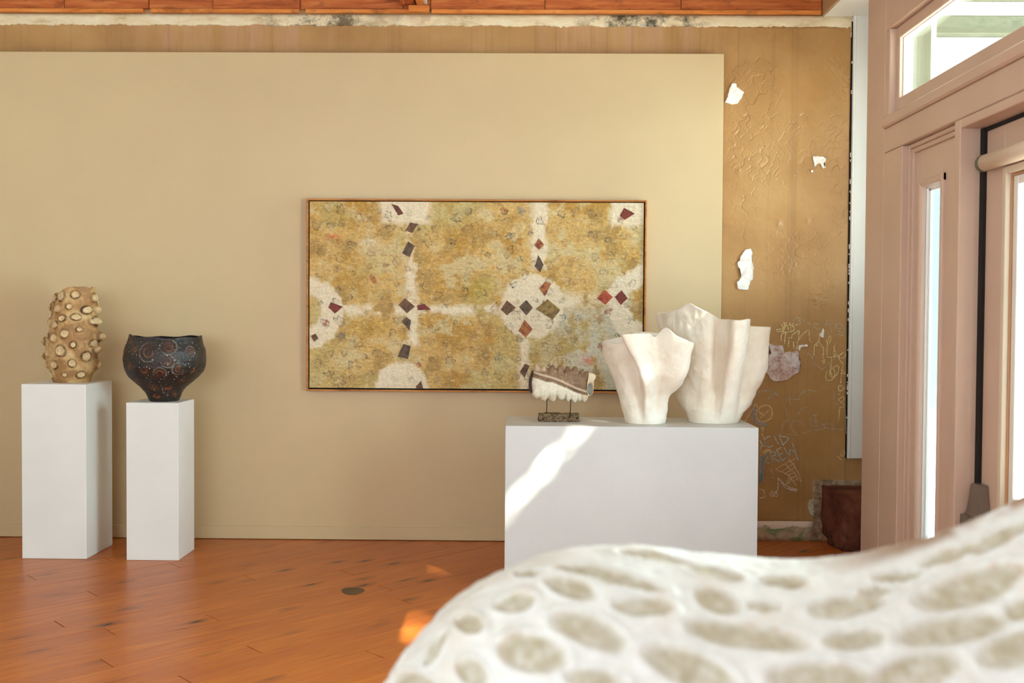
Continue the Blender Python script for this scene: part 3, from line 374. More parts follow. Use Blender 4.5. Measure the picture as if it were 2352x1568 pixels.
# cracked and curling paint skin on the right-hand bay: real relief
def paint_skin():
    x0, x1, z0, z1 = 1.20, 2.062, .13, 3.265; nx, nz = 270, 900
    X, Z = np.meshgrid(np.linspace(x0, x1, nx), np.linspace(z0, z1, nz), indexing='ij')
    pts = np.stack([npr.uniform(x0-.1, x1+.1, 620), npr.uniform(1.2, 3.4, 620)], -1)
    keep = []
    q = np.stack([X+.012*np.sin(Z*60+X*31), (Z+.012*np.sin(X*70+Z*23))*.72], -1); pp = pts*np.array([1, .72])
    d1 = np.full(X.shape, 9.); d2 = np.full(X.shape, 9.); idx = np.zeros(X.shape, int)
    for i, c in enumerate(pp):
        d = np.hypot(q[..., 0]-c[0], q[..., 1]-c[1]); m = d < d1
        d2 = np.where(m, d1, np.minimum(d2, d)); idx = np.where(m, i, idx); d1 = np.where(m, d, d1)
    edge = d2-d1
    P3 = np.stack([X, Z, X*0], -1)
    mask = smooth01((vnoise(P3, 1.4, 3)+1.0-np.abs(Z-2.55)*1.1+.3*(X < 1.65))*1.4)
    mask *= smooth01((3.18-Z)*9)
    curl = npr.uniform(.0002, .0024, len(pp))[idx]*(npr.rand(len(pp)) < .6)[idx]; tilt = npr.normal(0, .009, (len(pp), 2))[idx]
    cx = pts[idx]
    h = mask*(curl*np.exp(-edge/.006)-.0035*np.exp(-(edge/.0028)**2)*(.35+.65*smooth01(vnoise(P3, 4, 71)+.5))+np.clip(tilt[..., 0]*(X-cx[..., 0])+tilt[..., 1]*(Z-cx[..., 1]), -.003, .003))
    # blisters and ripples lower down
    low = smooth01((1.75-Z)*4)*smooth01((Z-1.0)*4)
    h += low*.002*smooth01((vnoise(P3*np.array([1, 1, 1.6]), 3.5, 8, 4)-.25)*2.2)
    h += .0008*vnoise(P3, 1.1, 9, 5)+.0002*vnoise(P3, 22, 10, 2)
    for bx, bz, br, bh in ((1.93, 1.62, .05, .008), (1.87, 1.55, .06, .010), (1.62, 2.03, .018, .006), (1.97, 2.2, .02, .004), (1.80, 2.05, .016, .004), (1.69, 1.74, .07, .005), (1.62, 2.62, .02, .003), (1.36, 2.35, .02, .004)):
        h += bh*np.exp(-((X-bx)**2+((Z-bz)/1.3)**2)/br**2)*(1+.4*vnoise(P3, 24, 40, 2))
    fade = smooth01((X-x0)/.14)
    Y = WY-.0004-(.0056+h)*fade
    Y[0], Y[-1] = WY, WY; Y[:, 0], Y[:, -1] = WY, WY
    return np_mesh('paint_skin', np.stack([X, Y, Z], -1).reshape(-1, 3), gridfaces(nx, nz), PLASTER, wall_back, (1.6, WY, 1.7), True)
paint_skin()['label'] = 'cracked and curling brown paint'
def patch_mat(kind):
    t = NT('bare_plaster_'+kind); p = t.pos(); f = t.noise(p, 26, 7, .72); g = t.noise(p, 12, 5, .6)
    if kind == 'pink':
        x, y, z = t.sep(p)
        c = t.ramp(f, [(.36, lin(176, 138, 122)), (.46, lin(206, 186, 182)), (.56, lin(226, 216, 214)), (.7, lin(236, 228, 212))])
        low = t.math('MULTIPLY', t.maprange(z, 1.16, 1.00), t.ramp(g, [(.35, 1.), (.6, .1)]))
        c = t.mix(low, c, lin(196, 156, 132)); c = t.mix(t.ramp(g, [(.62, 0.), (.7, .8)]), c, lin(236, 226, 180))
    elif kind == 'green': c = t.ramp(f, [(.35, lin(160, 150, 118)), (.6, lin(206, 204, 178))])
    else: c = t.ramp(f, [(.35, lin(226, 208, 196)), (.5, lin(243, 240, 234)), (.7, lin(246, 245, 242))])
    return t.fin(c, .8, t.bump(f, .35, .004), .2)
PM = {k: patch_mat(k) for k in ('white', 'pink', 'green')}
def wall_polygon(name, pts, y, th, mat, parent, jitter=.0025):
    """irregular flake lying on the plaster, thickness th, edge roughened"""
    out = []
    for i in range(len(pts)):
        a, b = pts[i-1], pts[i]; n = max(2, int(math.hypot(b[0]-a[0], b[1]-a[1])/.008))
        for k in range(n):
            s = k/n; out.append((a[0]+(b[0]-a[0])*s+rnd.uniform(-1, 1)*jitter, a[1]+(b[1]-a[1])*s+rnd.uniform(-1, 1)*jitter))
    cx = sum(p[0] for p in out)/len(out); cz = sum(p[1] for p in out)/len(out)
    bm = bmesh.new()
    A = [bm.verts.new((p[0], y, p[1])) for p in out]; B = [bm.verts.new((p[0]+(cx-p[0])*.02, y-th, p[1]+(cz-p[1])*.02)) for p in out]
    f = bm.faces.new(B); n = len(out)
    for i in range(n): bm.faces.new((A[i], A[(i+1) % n], B[(i+1) % n], B[i]))
    bmesh.ops.triangulate(bm, faces=[f]); bmesh.ops.recalc_face_normals(bm, faces=bm.faces)
    return from_bm(name, bm, mat, parent, (cx, y, cz))
for k, pts in PATCHES: wall_polygon('bare_plaster_patch', pts, WY-.004, .011, PM[k], wall_back)['label'] = {'white': 'white patch where the paint has flaked off', 'pink': 'large pink and white patch of bare plaster', 'green': 'pale greenish patch of bare plaster'}[k]
# chalk drawings: ribbons of chalk on the paint
def chalk_mat(name, a, b, dens=.46):
    t = NT(name); p = t.pos(); g = t.noise(p, 240, 4, .7)
    c = t.ramp(t.noise(p, 9, 3), [(.4, a), (.6, b)]); t.l(c, t.b.inputs['Base Color']); t.b.inputs['Roughness'].default_value = .95; t.b.inputs['Specular IOR Level'].default_value = .05
    t.l(t.ramp(g, [(dens-.05, 0.), (dens+.03, 1.)]), t.b.inputs['Alpha']); return t.m
CH = {'yellow': chalk_mat('yellow_chalk', lin(228, 212, 150), lin(236, 222, 168), .47), 'pale': chalk_mat('faint_blue_chalk', lin(196, 192, 170), lin(176, 198, 200), .50),
      'head': chalk_mat('cream_chalk', lin(238, 216, 150), lin(236, 206, 160), .44), 'hatch': chalk_mat('blue_chalk', lin(150, 178, 190), lin(186, 200, 204), .45),
      'letters': chalk_mat('light_blue_chalk', lin(170, 200, 212), lin(206, 214, 214), .43), 'cone': chalk_mat('peach_chalk', lin(238, 200, 158), lin(240, 214, 180), .45),
      'anchor': chalk_mat('orange_chalk', lin(214, 160, 122), lin(200, 190, 180), .49), 'boat': chalk_mat('white_chalk', lin(238, 222, 200), lin(240, 228, 210), .45)}
CHL = {'yellow': 'yellow chalk scribbles beside the white casing', 'pale': 'faint blue-white chalk outlines', 'head': 'cream chalk head and loops', 'hatch': 'blue chalk hatching', 'letters': 'light blue chalk letters reading ACID CREW', 'cone': 'peach chalk waffle cone', 'anchor': 'orange chalk anchor scribble', 'boat': 'white chalk boat and animal scribbles'}
for k, strokes in CHALK.items():
    vs, fs = [], []; w0 = .0029 if k in ('yellow', 'letters') else (.0026 if k == 'head' else .0021)
    for st in strokes:
        pl = []
        # smooth the hand-drawn line a little
        P = [np.array(p) for p in st]
        for i in range(len(P)-1):
            p0, p1, p2, p3 = P[max(i-1, 0)], P[i], P[i+1], P[min(i+2, len(P)-1)]
            n = max(2, int(np.linalg.norm(p2-p1)/.008))
            for j in range(n):
                s = j/n; pl.append(.5*((2*p1)+(p2-p0)*s+(2*p0-5*p1+4*p2-p3)*s*s+(3*p1-p0-3*p2+p3)*s**3))
        pl.append(P[-1]); base = len(vs)
        for i, p in enumerate(pl):
            d = pl[min(i+1, len(pl)-1)]-pl[max(i-1, 0)]; d = d/(np.linalg.norm(d)+1e-9); nrm = np.array([-d[1], d[0]])
            w = w0*rnd.uniform(.7, 1.25); p = p+nrm*rnd.uniform(-.0012, .0012)
            yy = WY-.0165
            vs.append((*(p+nrm*w)[:1], yy, (p+nrm*w)[1])); vs.append(((p-nrm*w)[0], yy, (p-nrm*w)[1]))
        for i in range(len(pl)-1): a = base+2*i; fs.append((a, a+1, a+3, a+2))
    m = np.array(vs).mean(0)
    np_mesh('chalk_drawing', np.array(vs), fs, CH[k], wall_back, tuple(m), False)['label'] = CHL[k]

# rough cut-out in the plaster around the stone and old painted base of the wall
def rough_mat(name, stops, scale=14, bump=.6, rough=.85):
    t = NT(name); p = t.pos(); f = t.noise(p, scale, 8, .7); c = t.ramp(f, stops)
    return t.fin(c, rough, t.bump(f, bump, .012), .2)
REND = rough_mat('grey_brown_render', [(.3, lin(92, 66, 46)), (.45, lin(150, 122, 96)), (.6, lin(188, 166, 138)), (.72, lin(128, 100, 76))], 16)
def rough_box(name, b, mat, parent, amp=.006, cuts=(10, 3, 14), loc=(0,0,0), freq=9, seed=1):
    """box with rough hand-worked faces"""
    bm = bmesh.new(); bbox(bm, *b)
    for ax, n in enumerate(cuts):
        es = [e for e in bm.edges if abs((e.verts[0].co-e.verts[1].co)[ax]) > 1e-6 and abs((e.verts[0].co-e.verts[1].co).normalized()[ax]) > .99]
        if n > 1: bmesh.ops.subdivide_edges(bm, edges=es, cuts=n-1, use_grid_fill=True)
    P = np.array([v.co[:] for v in bm.verts]); N1 = vnoise(P, freq, seed); N2 = vnoise(P, freq, seed+1); N3 = vnoise(P, freq, seed+2)
    for v, a, bb, c in zip(bm.verts, N1, N2, N3): v.co += Vector((a*amp, bb*amp, c*amp if v.co.z > b[4]+.003 else 0))
    return from_bm(name, bm, mat, parent, loc, True)
for b, sd in (((1.855, 1.925, WY-.014, WY+.02, .005, .392), 3), ((1.925, 2.25, WY-.014, WY+.02, .345, .392), 7)):
    rough_box('render_edge', b, REND, wall_back, .004, (6, 2, 14), (1.9, WY, .2), 12, sd)['label'] = 'rough grey-brown render edge round the stone block'
def oldbase_mat():
    t = NT('peeled_skirting_paint'); p = t.pos(); f = t.noise(p, 9, 6, .65); x, y, z = t.sep(p); g = t.noise(p, 30, 6, .7)
    c = t.ramp(g, [(.35, lin(170, 146, 118)), (.65, lin(200, 180, 152))])
    c = t.mix(t.ramp(f, [(.50, 0.), (.53, 1.)]), c, lin(128, 146, 104))
    w = t.math('ADD', t.math('MULTIPLY', z, 3.5), t.math('MULTIPLY', f, .55))
    c = t.mix(t.ramp(w, [(.59, 0.), (.595, 1.)]), c, lin(232, 210, 194))
    c = t.mix(t.math('MULTIPLY', t.ramp(g, [(.66, 0.), (.69, 1.)]), .6), c, lin(196, 132, 96))
    return t.fin(c, .7, t.bump(g, .3, .004), .3)
rough_box('baseboard_back', (1.25, 1.858, WY-.016, WY+.01, 0, .124), oldbase_mat(), None, .0012, (16, 2, 4), (1.55, WY, 0), 8, 5)
struct(bpy.data.objects['baseboard_back'], 'old skirting with peeled pink and green paint')

# ---- beige partition standing in front of the plaster
part = struct(boxo('wall_partition', (-4.2, 1.241, PY, PY+.07, 0, 3.075), BEIGE, bev=.0015))
struct(boxo('baseboard_partition', (-4.2, 1.243, PY-.016, PY, .004, .084), BEIGE, bev=.002))

# ---- timbers over the wall
def timber_mat(name, a, b, c_):
    t = NT(name); p = t.pos(); oi = t.n('ShaderNodeObjectInfo')
    ad = t.n('ShaderNodeVectorMath', operation='ADD'); t.l(p, ad.inputs[0])
    cb = t.n('ShaderNodeCombineXYZ'); t.l(t.math('MULTIPLY', oi.outputs['Random'], 31.0), cb.inputs[0]); t.l(cb.outputs[0], ad.inputs[1]); v = ad.outputs[0]
    g = t.noise(t.mp(v, (2, 9, 22)), 1.7, 7, .62, .5); k = t.noise(t.mp(v, (3, 3, 6)), 2.4, 5, .6)
    c = t.ramp(g, [(.28, a), (.5, b), (.72, c_)])
    c = t.mix(t.ramp(k, [(.55, 0.), (.75, .75)]), c, lin(96, 46, 20))
    c = t.mix(t.math('MULTIPLY', t.ramp(t.noise(v, 60, 4, .7), [(.68, 0.), (.72, 1.)]), .55), c, lin(214, 180, 136))
    return t.fin(c, .62, t.bump(g, .3, .006), .35)
TIMB = timber_mat('old_red_timber', lin(140, 66, 26), lin(186, 98, 46), lin(208, 128, 70))
TIMB2 = timber_mat('orange_timber', lin(184, 100, 40), lin(216, 130, 58), lin(228, 154, 84))
trim_t = struct(boxo('trim_1', (-4.2, 1.87, WY+.012, WY+.14, 3.34, 3.75), TIMB), 'rough red-brown timber over the plaster wall')
bx = [-4.2, -2.94, -2.402, -1.99, -1.435, -.78, -.605, .12, .98, 1.868]
for i, (a, b) in enumerate(zip(bx[:-1], bx[1:])):
    d = rnd.uniform(0, .012)
    boxo('timber_board', (a+.002, b-.002, WY-.012-d, WY+.012, 3.368, 3.62), TIMB, trim_t, .002, ((a+b)/2, WY, 3.45))
lx = [-4.2, -2.43, -2.385, -1.437, -1.40, -.735, -.60, 1.865]
for i, (a, b) in enumerate(zip(lx[:-1], lx[1:])):
    if b-a < .06: continue                                        # dark notch between two lengths
    if abs(a+.735) < .01: continue
    boxo('ledger_strip', (a+.003, b-.003, WY-.035, WY-.012, 3.341, 3.364), TIMB2, trim_t, .0015, ((a+b)/2, WY, 3.35))
boxo('ledger_block', (-.742, -.612, WY-.055, WY-.01, 3.345, 3.384), TIMB2, trim_t, .002, (-.68, WY, 3.36))
joist = struct(boxo('trim_2', (-.765, -.705, -1.75, WY-.03, 3.395, 3.64), TIMB), 'double timber joist running to the front of the room')
boxo('joist_ply', (-.688, -.645, -1.75, WY-.03, 3.385, 3.64), TIMB2, joist, .002, (-.66, 2, 3.5))
boxo('plaster_fillet', (-.643, -.625, -1.75, WY-.03, 3.392, 3.64), CREAM, joist, .001, (-.63, 2, 3.5))
boxo('joist_chock', (-.79, -.765, WY-.20, WY-.03, 3.385, 3.50), TIMB, joist, .002, (-.78, 6.2, 3.45))
ceiling = struct(boxo('ceiling', (-4.2, 2.3, -1.8, WY+.15, 3.75, 3.85), WALLW))

# ---- white casing in the corner and white bulkhead over it
cas = struct(boxo('trim_3', (2.066, 2.31, WY-.03, WY+.005, .535, 3.332), WHITE_TRIM, bev=.002), 'white casing board in the corner')
boxo('shadow_gap', (2.058, 2.067, WY-.016, WY+.002, .535, 3.30), DARK, cas, 0, (2.06, WY, 1.9))
for k in range(26):
    zc_ = rnd.uniform(.56, 3.25); hh = rnd.uniform(.006, .03); boxo('paint_chip', (2.0595, 2.0655, WY-.018, WY-.013, zc_, zc_+hh), WHITE_TRIM, cas, .001, (2.062, WY, zc_))
boxo('casing_bead', (2.066, 2.082, WY-.040, WY-.03, .535, 3.332), WHITE_TRIM, cas, .003, (2.07, WY, 1.9))
bulk = struct(boxo('trim_4', (1.885, 2.31, 5.10, WY-.002, 3.332, 3.75), WHITE_TRIM, bev=.003), 'white bulkhead over the corner recess')
boxo('bulkhead_side', (1.872, 1.885, 5.10, WY-.002, 3.337, 3.75), TAN, bulk, .001, (1.88, 5.8, 3.5))  # tan board, its colour also carries the shade on this side

# nook wall, splayed, with its window
GREYG = paint_mat('grey_green_paint', lin(104, 106, 88), .08, .6, .15, 30)
SPL = [(2.14, 5.40), (2.30, 6.05), (2.36, 6.05), (2.20, 5.40)]
nk = struct(prism('wall_nook', SPL, 'z', -.02, 1.45, WALLW, None, (2.25, 5.7, 0)))
prism('wall_head', SPL, 'z', 2.82, 3.75, WALLW, nk, (2.25, 5.7, 3))
boxo('wall_end', (2.30, 2.36, 6.05, WY+.15, -.02, 3.75), WALLW, nk, 0, (2.33, 6.2, 1.8))
struct(boxo('wall_nook_return', (1.982, 2.14, 5.32, 5.398, -.02, 3.75), GREYG))
w4 = struct(prism('window_4', [(2.155, 5.415), (2.165, 5.455), (2.195, 5.455), (2.185, 5.415)], 'z', 1.45, 2.82, WHITE_TRIM, None, (2.17, 5.43, 2)), 'window in the splayed corner recess')
prism('window_stile', [(2.285, 5.99), (2.295, 6.03), (2.325, 6.03), (2.315, 5.99)], 'z', 1.45, 2.82, WHITE_TRIM, w4, (2.3, 6.0, 2))
prism('glass_pane', [(2.180, 5.455), (2.311, 5.99), (2.315, 5.99), (2.184, 5.455)], 'z', 1.45, 2.82, GLASS, w4, (2.25, 5.7, 2))

# ================================================================== PINK SHOPFRONT WALL
wr = bpy.data.objects.new('wall_right', None); COL.objects.link(wr); struct(wr); wr.location = (PX, 4, 0)
XB = 1.98                                          # outer face
def pk(name, y0, y1, z0, z1, x0=PX, x1=XB, bev=.004, mat=PINK, parent=None, label=None):
    o = boxo(name, (x0, x1, y0, y1, z0, z1), mat, parent or wr, bev, ((x0+x1)/2, (y0+y1)/2, (z0+z1)/2))
    if label: o['label'] = label
    return o
pk('post', 5.206, 5.475, 0, 3.7); pk('post', 4.957, 5.204, 0, 2.279)
pk('mullion', 4.300, 4.358, 0, 2.279); pk('mullion', 3.358, 3.400, 0, 2.279)
pk('post', 1.95, 2.10, 0, 2.279)
pk('rail', .742, 5.204, 2.281, 2.405)
pk('sill_moulding', .742, 5.204, 2.405, 2.462, PX-.018, XB, .009)
pk('post', 5.142, 5.204, 2.462, 2.906); pk('post', .742, .80, 2.462, 2.906)
pk('head_board', .742, 5.204, 2.908, 3.7, PX, 1.95)
pk('door_head', 3.402, 4.298, 2.238, 2.279)
# transom sash
w1 = bpy.data.objects.new('window_1', None); COL.objects.link(w1); struct(w1, 'long transom window over the door'); w1.location = (1.9, 4, 2.66)
def wpart(w, name, y0, y1, z0, z1, x0, x1, mat=PINK, bev=.003): return pk(name, y0, y1, z0, z1, x0, x1, bev, mat, w)
wpart(w1, 'sash_stile', 5.100, 5.142, 2.462, 2.906, 1.893, 1.912); wpart(w1, 'sash_stile', 0.80, 0.86, 2.462, 2.906, 1.893, 1.912)
wpart(w1, 'sash_rail', 0.86, 5.100, 2.462, 2.543, 1.893, 1.912); wpart(w1, 'sash_rail', 0.86, 5.100, 2.848, 2.906, 1.893, 1.912)
for nm, y0, y1, z0, z1 in (('outer_bead', 5.097, 5.142, 2.462, 2.906), ('outer_bead', 0.80, 0.863, 2.462, 2.906), ('outer_bead', 0.863, 5.097, 2.845, 2.906), ('outer_bead', 0.863, 5.097, 2.462, 2.535)):
    wpart(w1, nm, y0, y1, z0, z1, 1.913, 1.944, WHITE_TRIM, .002)
wpart(w1, 'glass_pane', 0.80, 5.142, 2.462, 2.906, 1.9445, 1.948, GLASS2, 0)
# sidelights
def sidelight(name, ya, yb, label):
    """ya near edge, yb far edge of the opening"""
    w = bpy.data.objects.new(name, None); COL.objects.link(w); struct(w, label); w.location = (1.92, (ya+yb)/2, 1)
    n, f = ya, yb
    for d0, d1, x0 in ((0, .020, 1.888), (.020, .042, 1.900)):
        wpart(w, 'moulding', f-d1, f-d0, 0, 2.278-d0, x0, 1.955); wpart(w, 'moulding', n+d0, n+d1, 0, 2.278-d0, x0, 1.955)
        wpart(w, 'moulding', n+d1, f-d1, 2.278-d1, 2.278-d0, x0, 1.955)
    n2, f2, z2 = n+.042, f-.042, 2.236
    g0, g1, gz = n2+.177, f2-.073, 2.082
    wpart(w, 'panel_stile', g1, f2, 0, z2, 1.915, 1.955, PINK, .002); wpart(w, 'panel_stile', n2, g0, 0, z2, 1.915, 1.955, PINK, .002)
    wpart(w, 'panel_rail', g0, g1, gz, z2, 1.915, 1.955, PINK, .002); wpart(w, 'panel_rail', g0, g1, 0, .30, 1.915, 1.955, PINK, .002)
    def bull(y, s):      # rounded bolection bead, s = +1 opens towards -y
        return [(1.915, y), (1.905, y), (1.899, y-s*.006), (1.897, y-s*.014), (1.900, y-s*.024), (1.908, y-s*.032), (1.925, y-s*.036), (1.925, y)]
    prism('glazing_bead', bull(g1+.008, 1), 'z', .30, gz+.008, PINK, w, (1.91, g1, 1)); prism('glazing_bead', bull(g0-.008, -1), 'z', .30, gz+.008, PINK, w, (1.91, g0, 1))
    zz = gz+.008
    prism('glazing_bead', [(1.915, zz), (1.905, zz), (1.899, zz-.006), (1.897, zz-.014), (1.900, zz-.024), (1.908, zz-.032), (1.925, zz-.036), (1.925, zz)], 'y', g0-.008, g1+.008, PINK, w, (1.91, (g0+g1)/2, gz))
    for s0, x0, x1 in ((.022, 1.926, 1.940), (.034, 1.938, 1.952)):
        wpart(w, 'white_stop', g1-s0-.012, g1, .30, gz, x0, x1, WHITE_TRIM, .002); wpart(w, 'white_stop', g0, g0+s0+.012, .30, gz, x0, x1, WHITE_TRIM, .002)
        wpart(w, 'white_stop', g0, g1, gz-s0-.012, gz, x0, x1, WHITE_TRIM, .002)
    wpart(w, 'glass_pane', g0, g1, .30, gz, 1.9525, 1.956, GLASS3, 0)
sidelight('window_2', 4.358, 4.957, 'narrow sidelight window left of the door')
w3 = bpy.data.objects.new('window_3', None); COL.objects.link(w3); struct(w3, 'shop window nearer than the door'); w3.location = (1.92, 2.73, 1)
wpart(w3, 'window_apron', 2.10, 3.358, 0, .45, PX, XB); wpart(w3, 'window_sill', 2.10, 3.358, .45, .49, PX-.04, XB); wpart(w3, 'glass_pane', 2.10, 3.358, .49, 2.279, 1.95, 1.954, GLASS, 0)
# door
dr = bpy.data.objects.new('door_1', None); COL.objects.link(dr); struct(dr, 'dusty pink half-glazed shop door'); dr.location = (1.98, 3.85, 0)
DX0, DX1 = 1.962, 2.004
BROWNB = paint_mat('brown_bead', lin(190, 140, 100), .06, .5, .1, 40)
wpart(dr, 'door_stile', 4.112, 4.271, .01, 2.222, DX0, DX1); wpart(dr, 'door_stile', 3.42, 3.60, .01, 2.222, DX0, DX1)
wpart(dr, 'door_rail', 3.60, 4.112, 2.045, 2.222, DX0, DX1); wpart(dr, 'door_rail', 3.60, 4.112, .01, .62, DX0, DX1)
for k, (d0, d1, x0, x1, m) in enumerate(((0, .030, 1.953, 1.985, CREAM), (.030, .040, 1.972, 1.995, BROWNB), (.040, .078, 1.980, 2.004, WHITE_TRIM))):
    wpart(dr, 'glazing_bead', 4.112-d1, 4.112-d0, .62+d0, 2.045-d0, x0, x1, m, .003); wpart(dr, 'glazing_bead', 3.60+d0, 3.60+d1, .62+d0, 2.045-d0, x0, x1, m, .003)
    wpart(dr, 'glazing_bead', 3.60+d1, 4.112-d1, 2.045-d1, 2.045-d0, x0, x1, m, .003); wpart(dr, 'glazing_bead', 3.60+d1, 4.112-d1, .62+d0, .62+d1, x0, x1, m, .003)
wpart(dr, 'glass_pane', 3.62, 4.09, .64, 2.03, 1.990, 1.994, GLASS2, 0)
wpart(wr, 'weather_seal', 4.270, 4.302, 0, 2.237, 1.946, 2.004, BLACK, .002); wpart(wr, 'weather_seal', 3.40, 4.284, 2.222, 2.237, 1.955, 2.004, BLACK, .002)
wpart(wr, 'weather_seal', 3.40, 3.42, 0, 2.222, 1.968, 2.004, BLACK, .002)
wfc = struct(boxo('wall_right_front', (PX, XB, -1.8, 1.948, 0, 2.279), PINK)); boxo('upper_wall', (PX, XB, -1.8, .740, 2.281, 3.7), PINK, wfc, 0, (1.92, -.5, 3))
# rest of the room shell
wl_ = struct(boxo('wall_left', (-4.32, -4.2, -1.92, WY+.15, -.02, 3.75), WALLW))
wf = struct(boxo('wall_front', (-4.2, -3.3, -1.92, -1.8, 0, 3.75), WALLW))
boxo('wall_pier', (.1, 1.98, -1.92, -1.8, 0, 3.75), WALLW, wf, 0, (1.0, -1.86, 1.8)); boxo('wall_pier', (-3.3, .1, -1.92, -1.8, 2.9, 3.75), WALLW, wf, 0, (-.6, -1.86, 3.3)); boxo('wall_pier', (-3.3, .1, -1.92, -1.8, 0, .75), WALLW, wf, 0, (-.6, -1.86, .4))

# ---- outside
struct(boxo('ground', (1.985, 30, -20, 30, -.25, -.12), paint_mat('pale_paving', lin(196, 192, 184), .08, .8, .2, 12)))
wo = bpy.data.objects.new('wall_outside', None); COL.objects.link(wo); struct(wo, 'white boarded wall outside the shopfront'); wo.location = (3.5, 6.3, 0)
CREAMO = paint_mat('outside_cream', lin(206, 208, 206), .02, .55, .1, 30)
for i in range(18):
    boxo('wall_board', (2.50+i*.135+.0015, 2.50+(i+1)*.135-.0015, 6.30, 6.33, -.12, 3.05), CREAMO, wo, .004, (2.57+i*.135, 6.3, 1.5))
boxo('corner_post', (2.42, 2.515, 6.24, 6.36, -.12, 3.25), GREYG, wo, .004, (2.46, 6.3, 1.6))
boxo('cornice', (2.50, 5.0, 6.25, 6.33, 3.05, 3.13), CREAMO, wo, .006, (3.7, 6.3, 3.1)); boxo('cornice', (2.50, 5.0, 6.23, 6.33, 3.13, 3.17), CREAMO, wo, .006, (3.7, 6.3, 3.15))
boxo('beam', (2.42, 5.0, 6.16, 6.33, 3.17, 3.28), GREYG, wo, .004, (3.7, 6.25, 3.22))
boxo('fascia', (2.42, 5.0, 6.10, 6.33, 3.28, 3.345), CREAMO, wo, .004, (3.7, 6.2, 3.3)); boxo('soffit', (2.42, 5.0, 5.45, 6.33, 3.345, 3.40), GREYG, wo, .002, (3.7, 5.9, 3.37))
sun_block = struct(boxo('trim_6', (-4.2, 2.0, -4.6, -1.94, 3.10, 3.18), CREAMO), 'added roof slab outside that keeps the sun off the front window')  # unseen slab added to block sun at the front opening
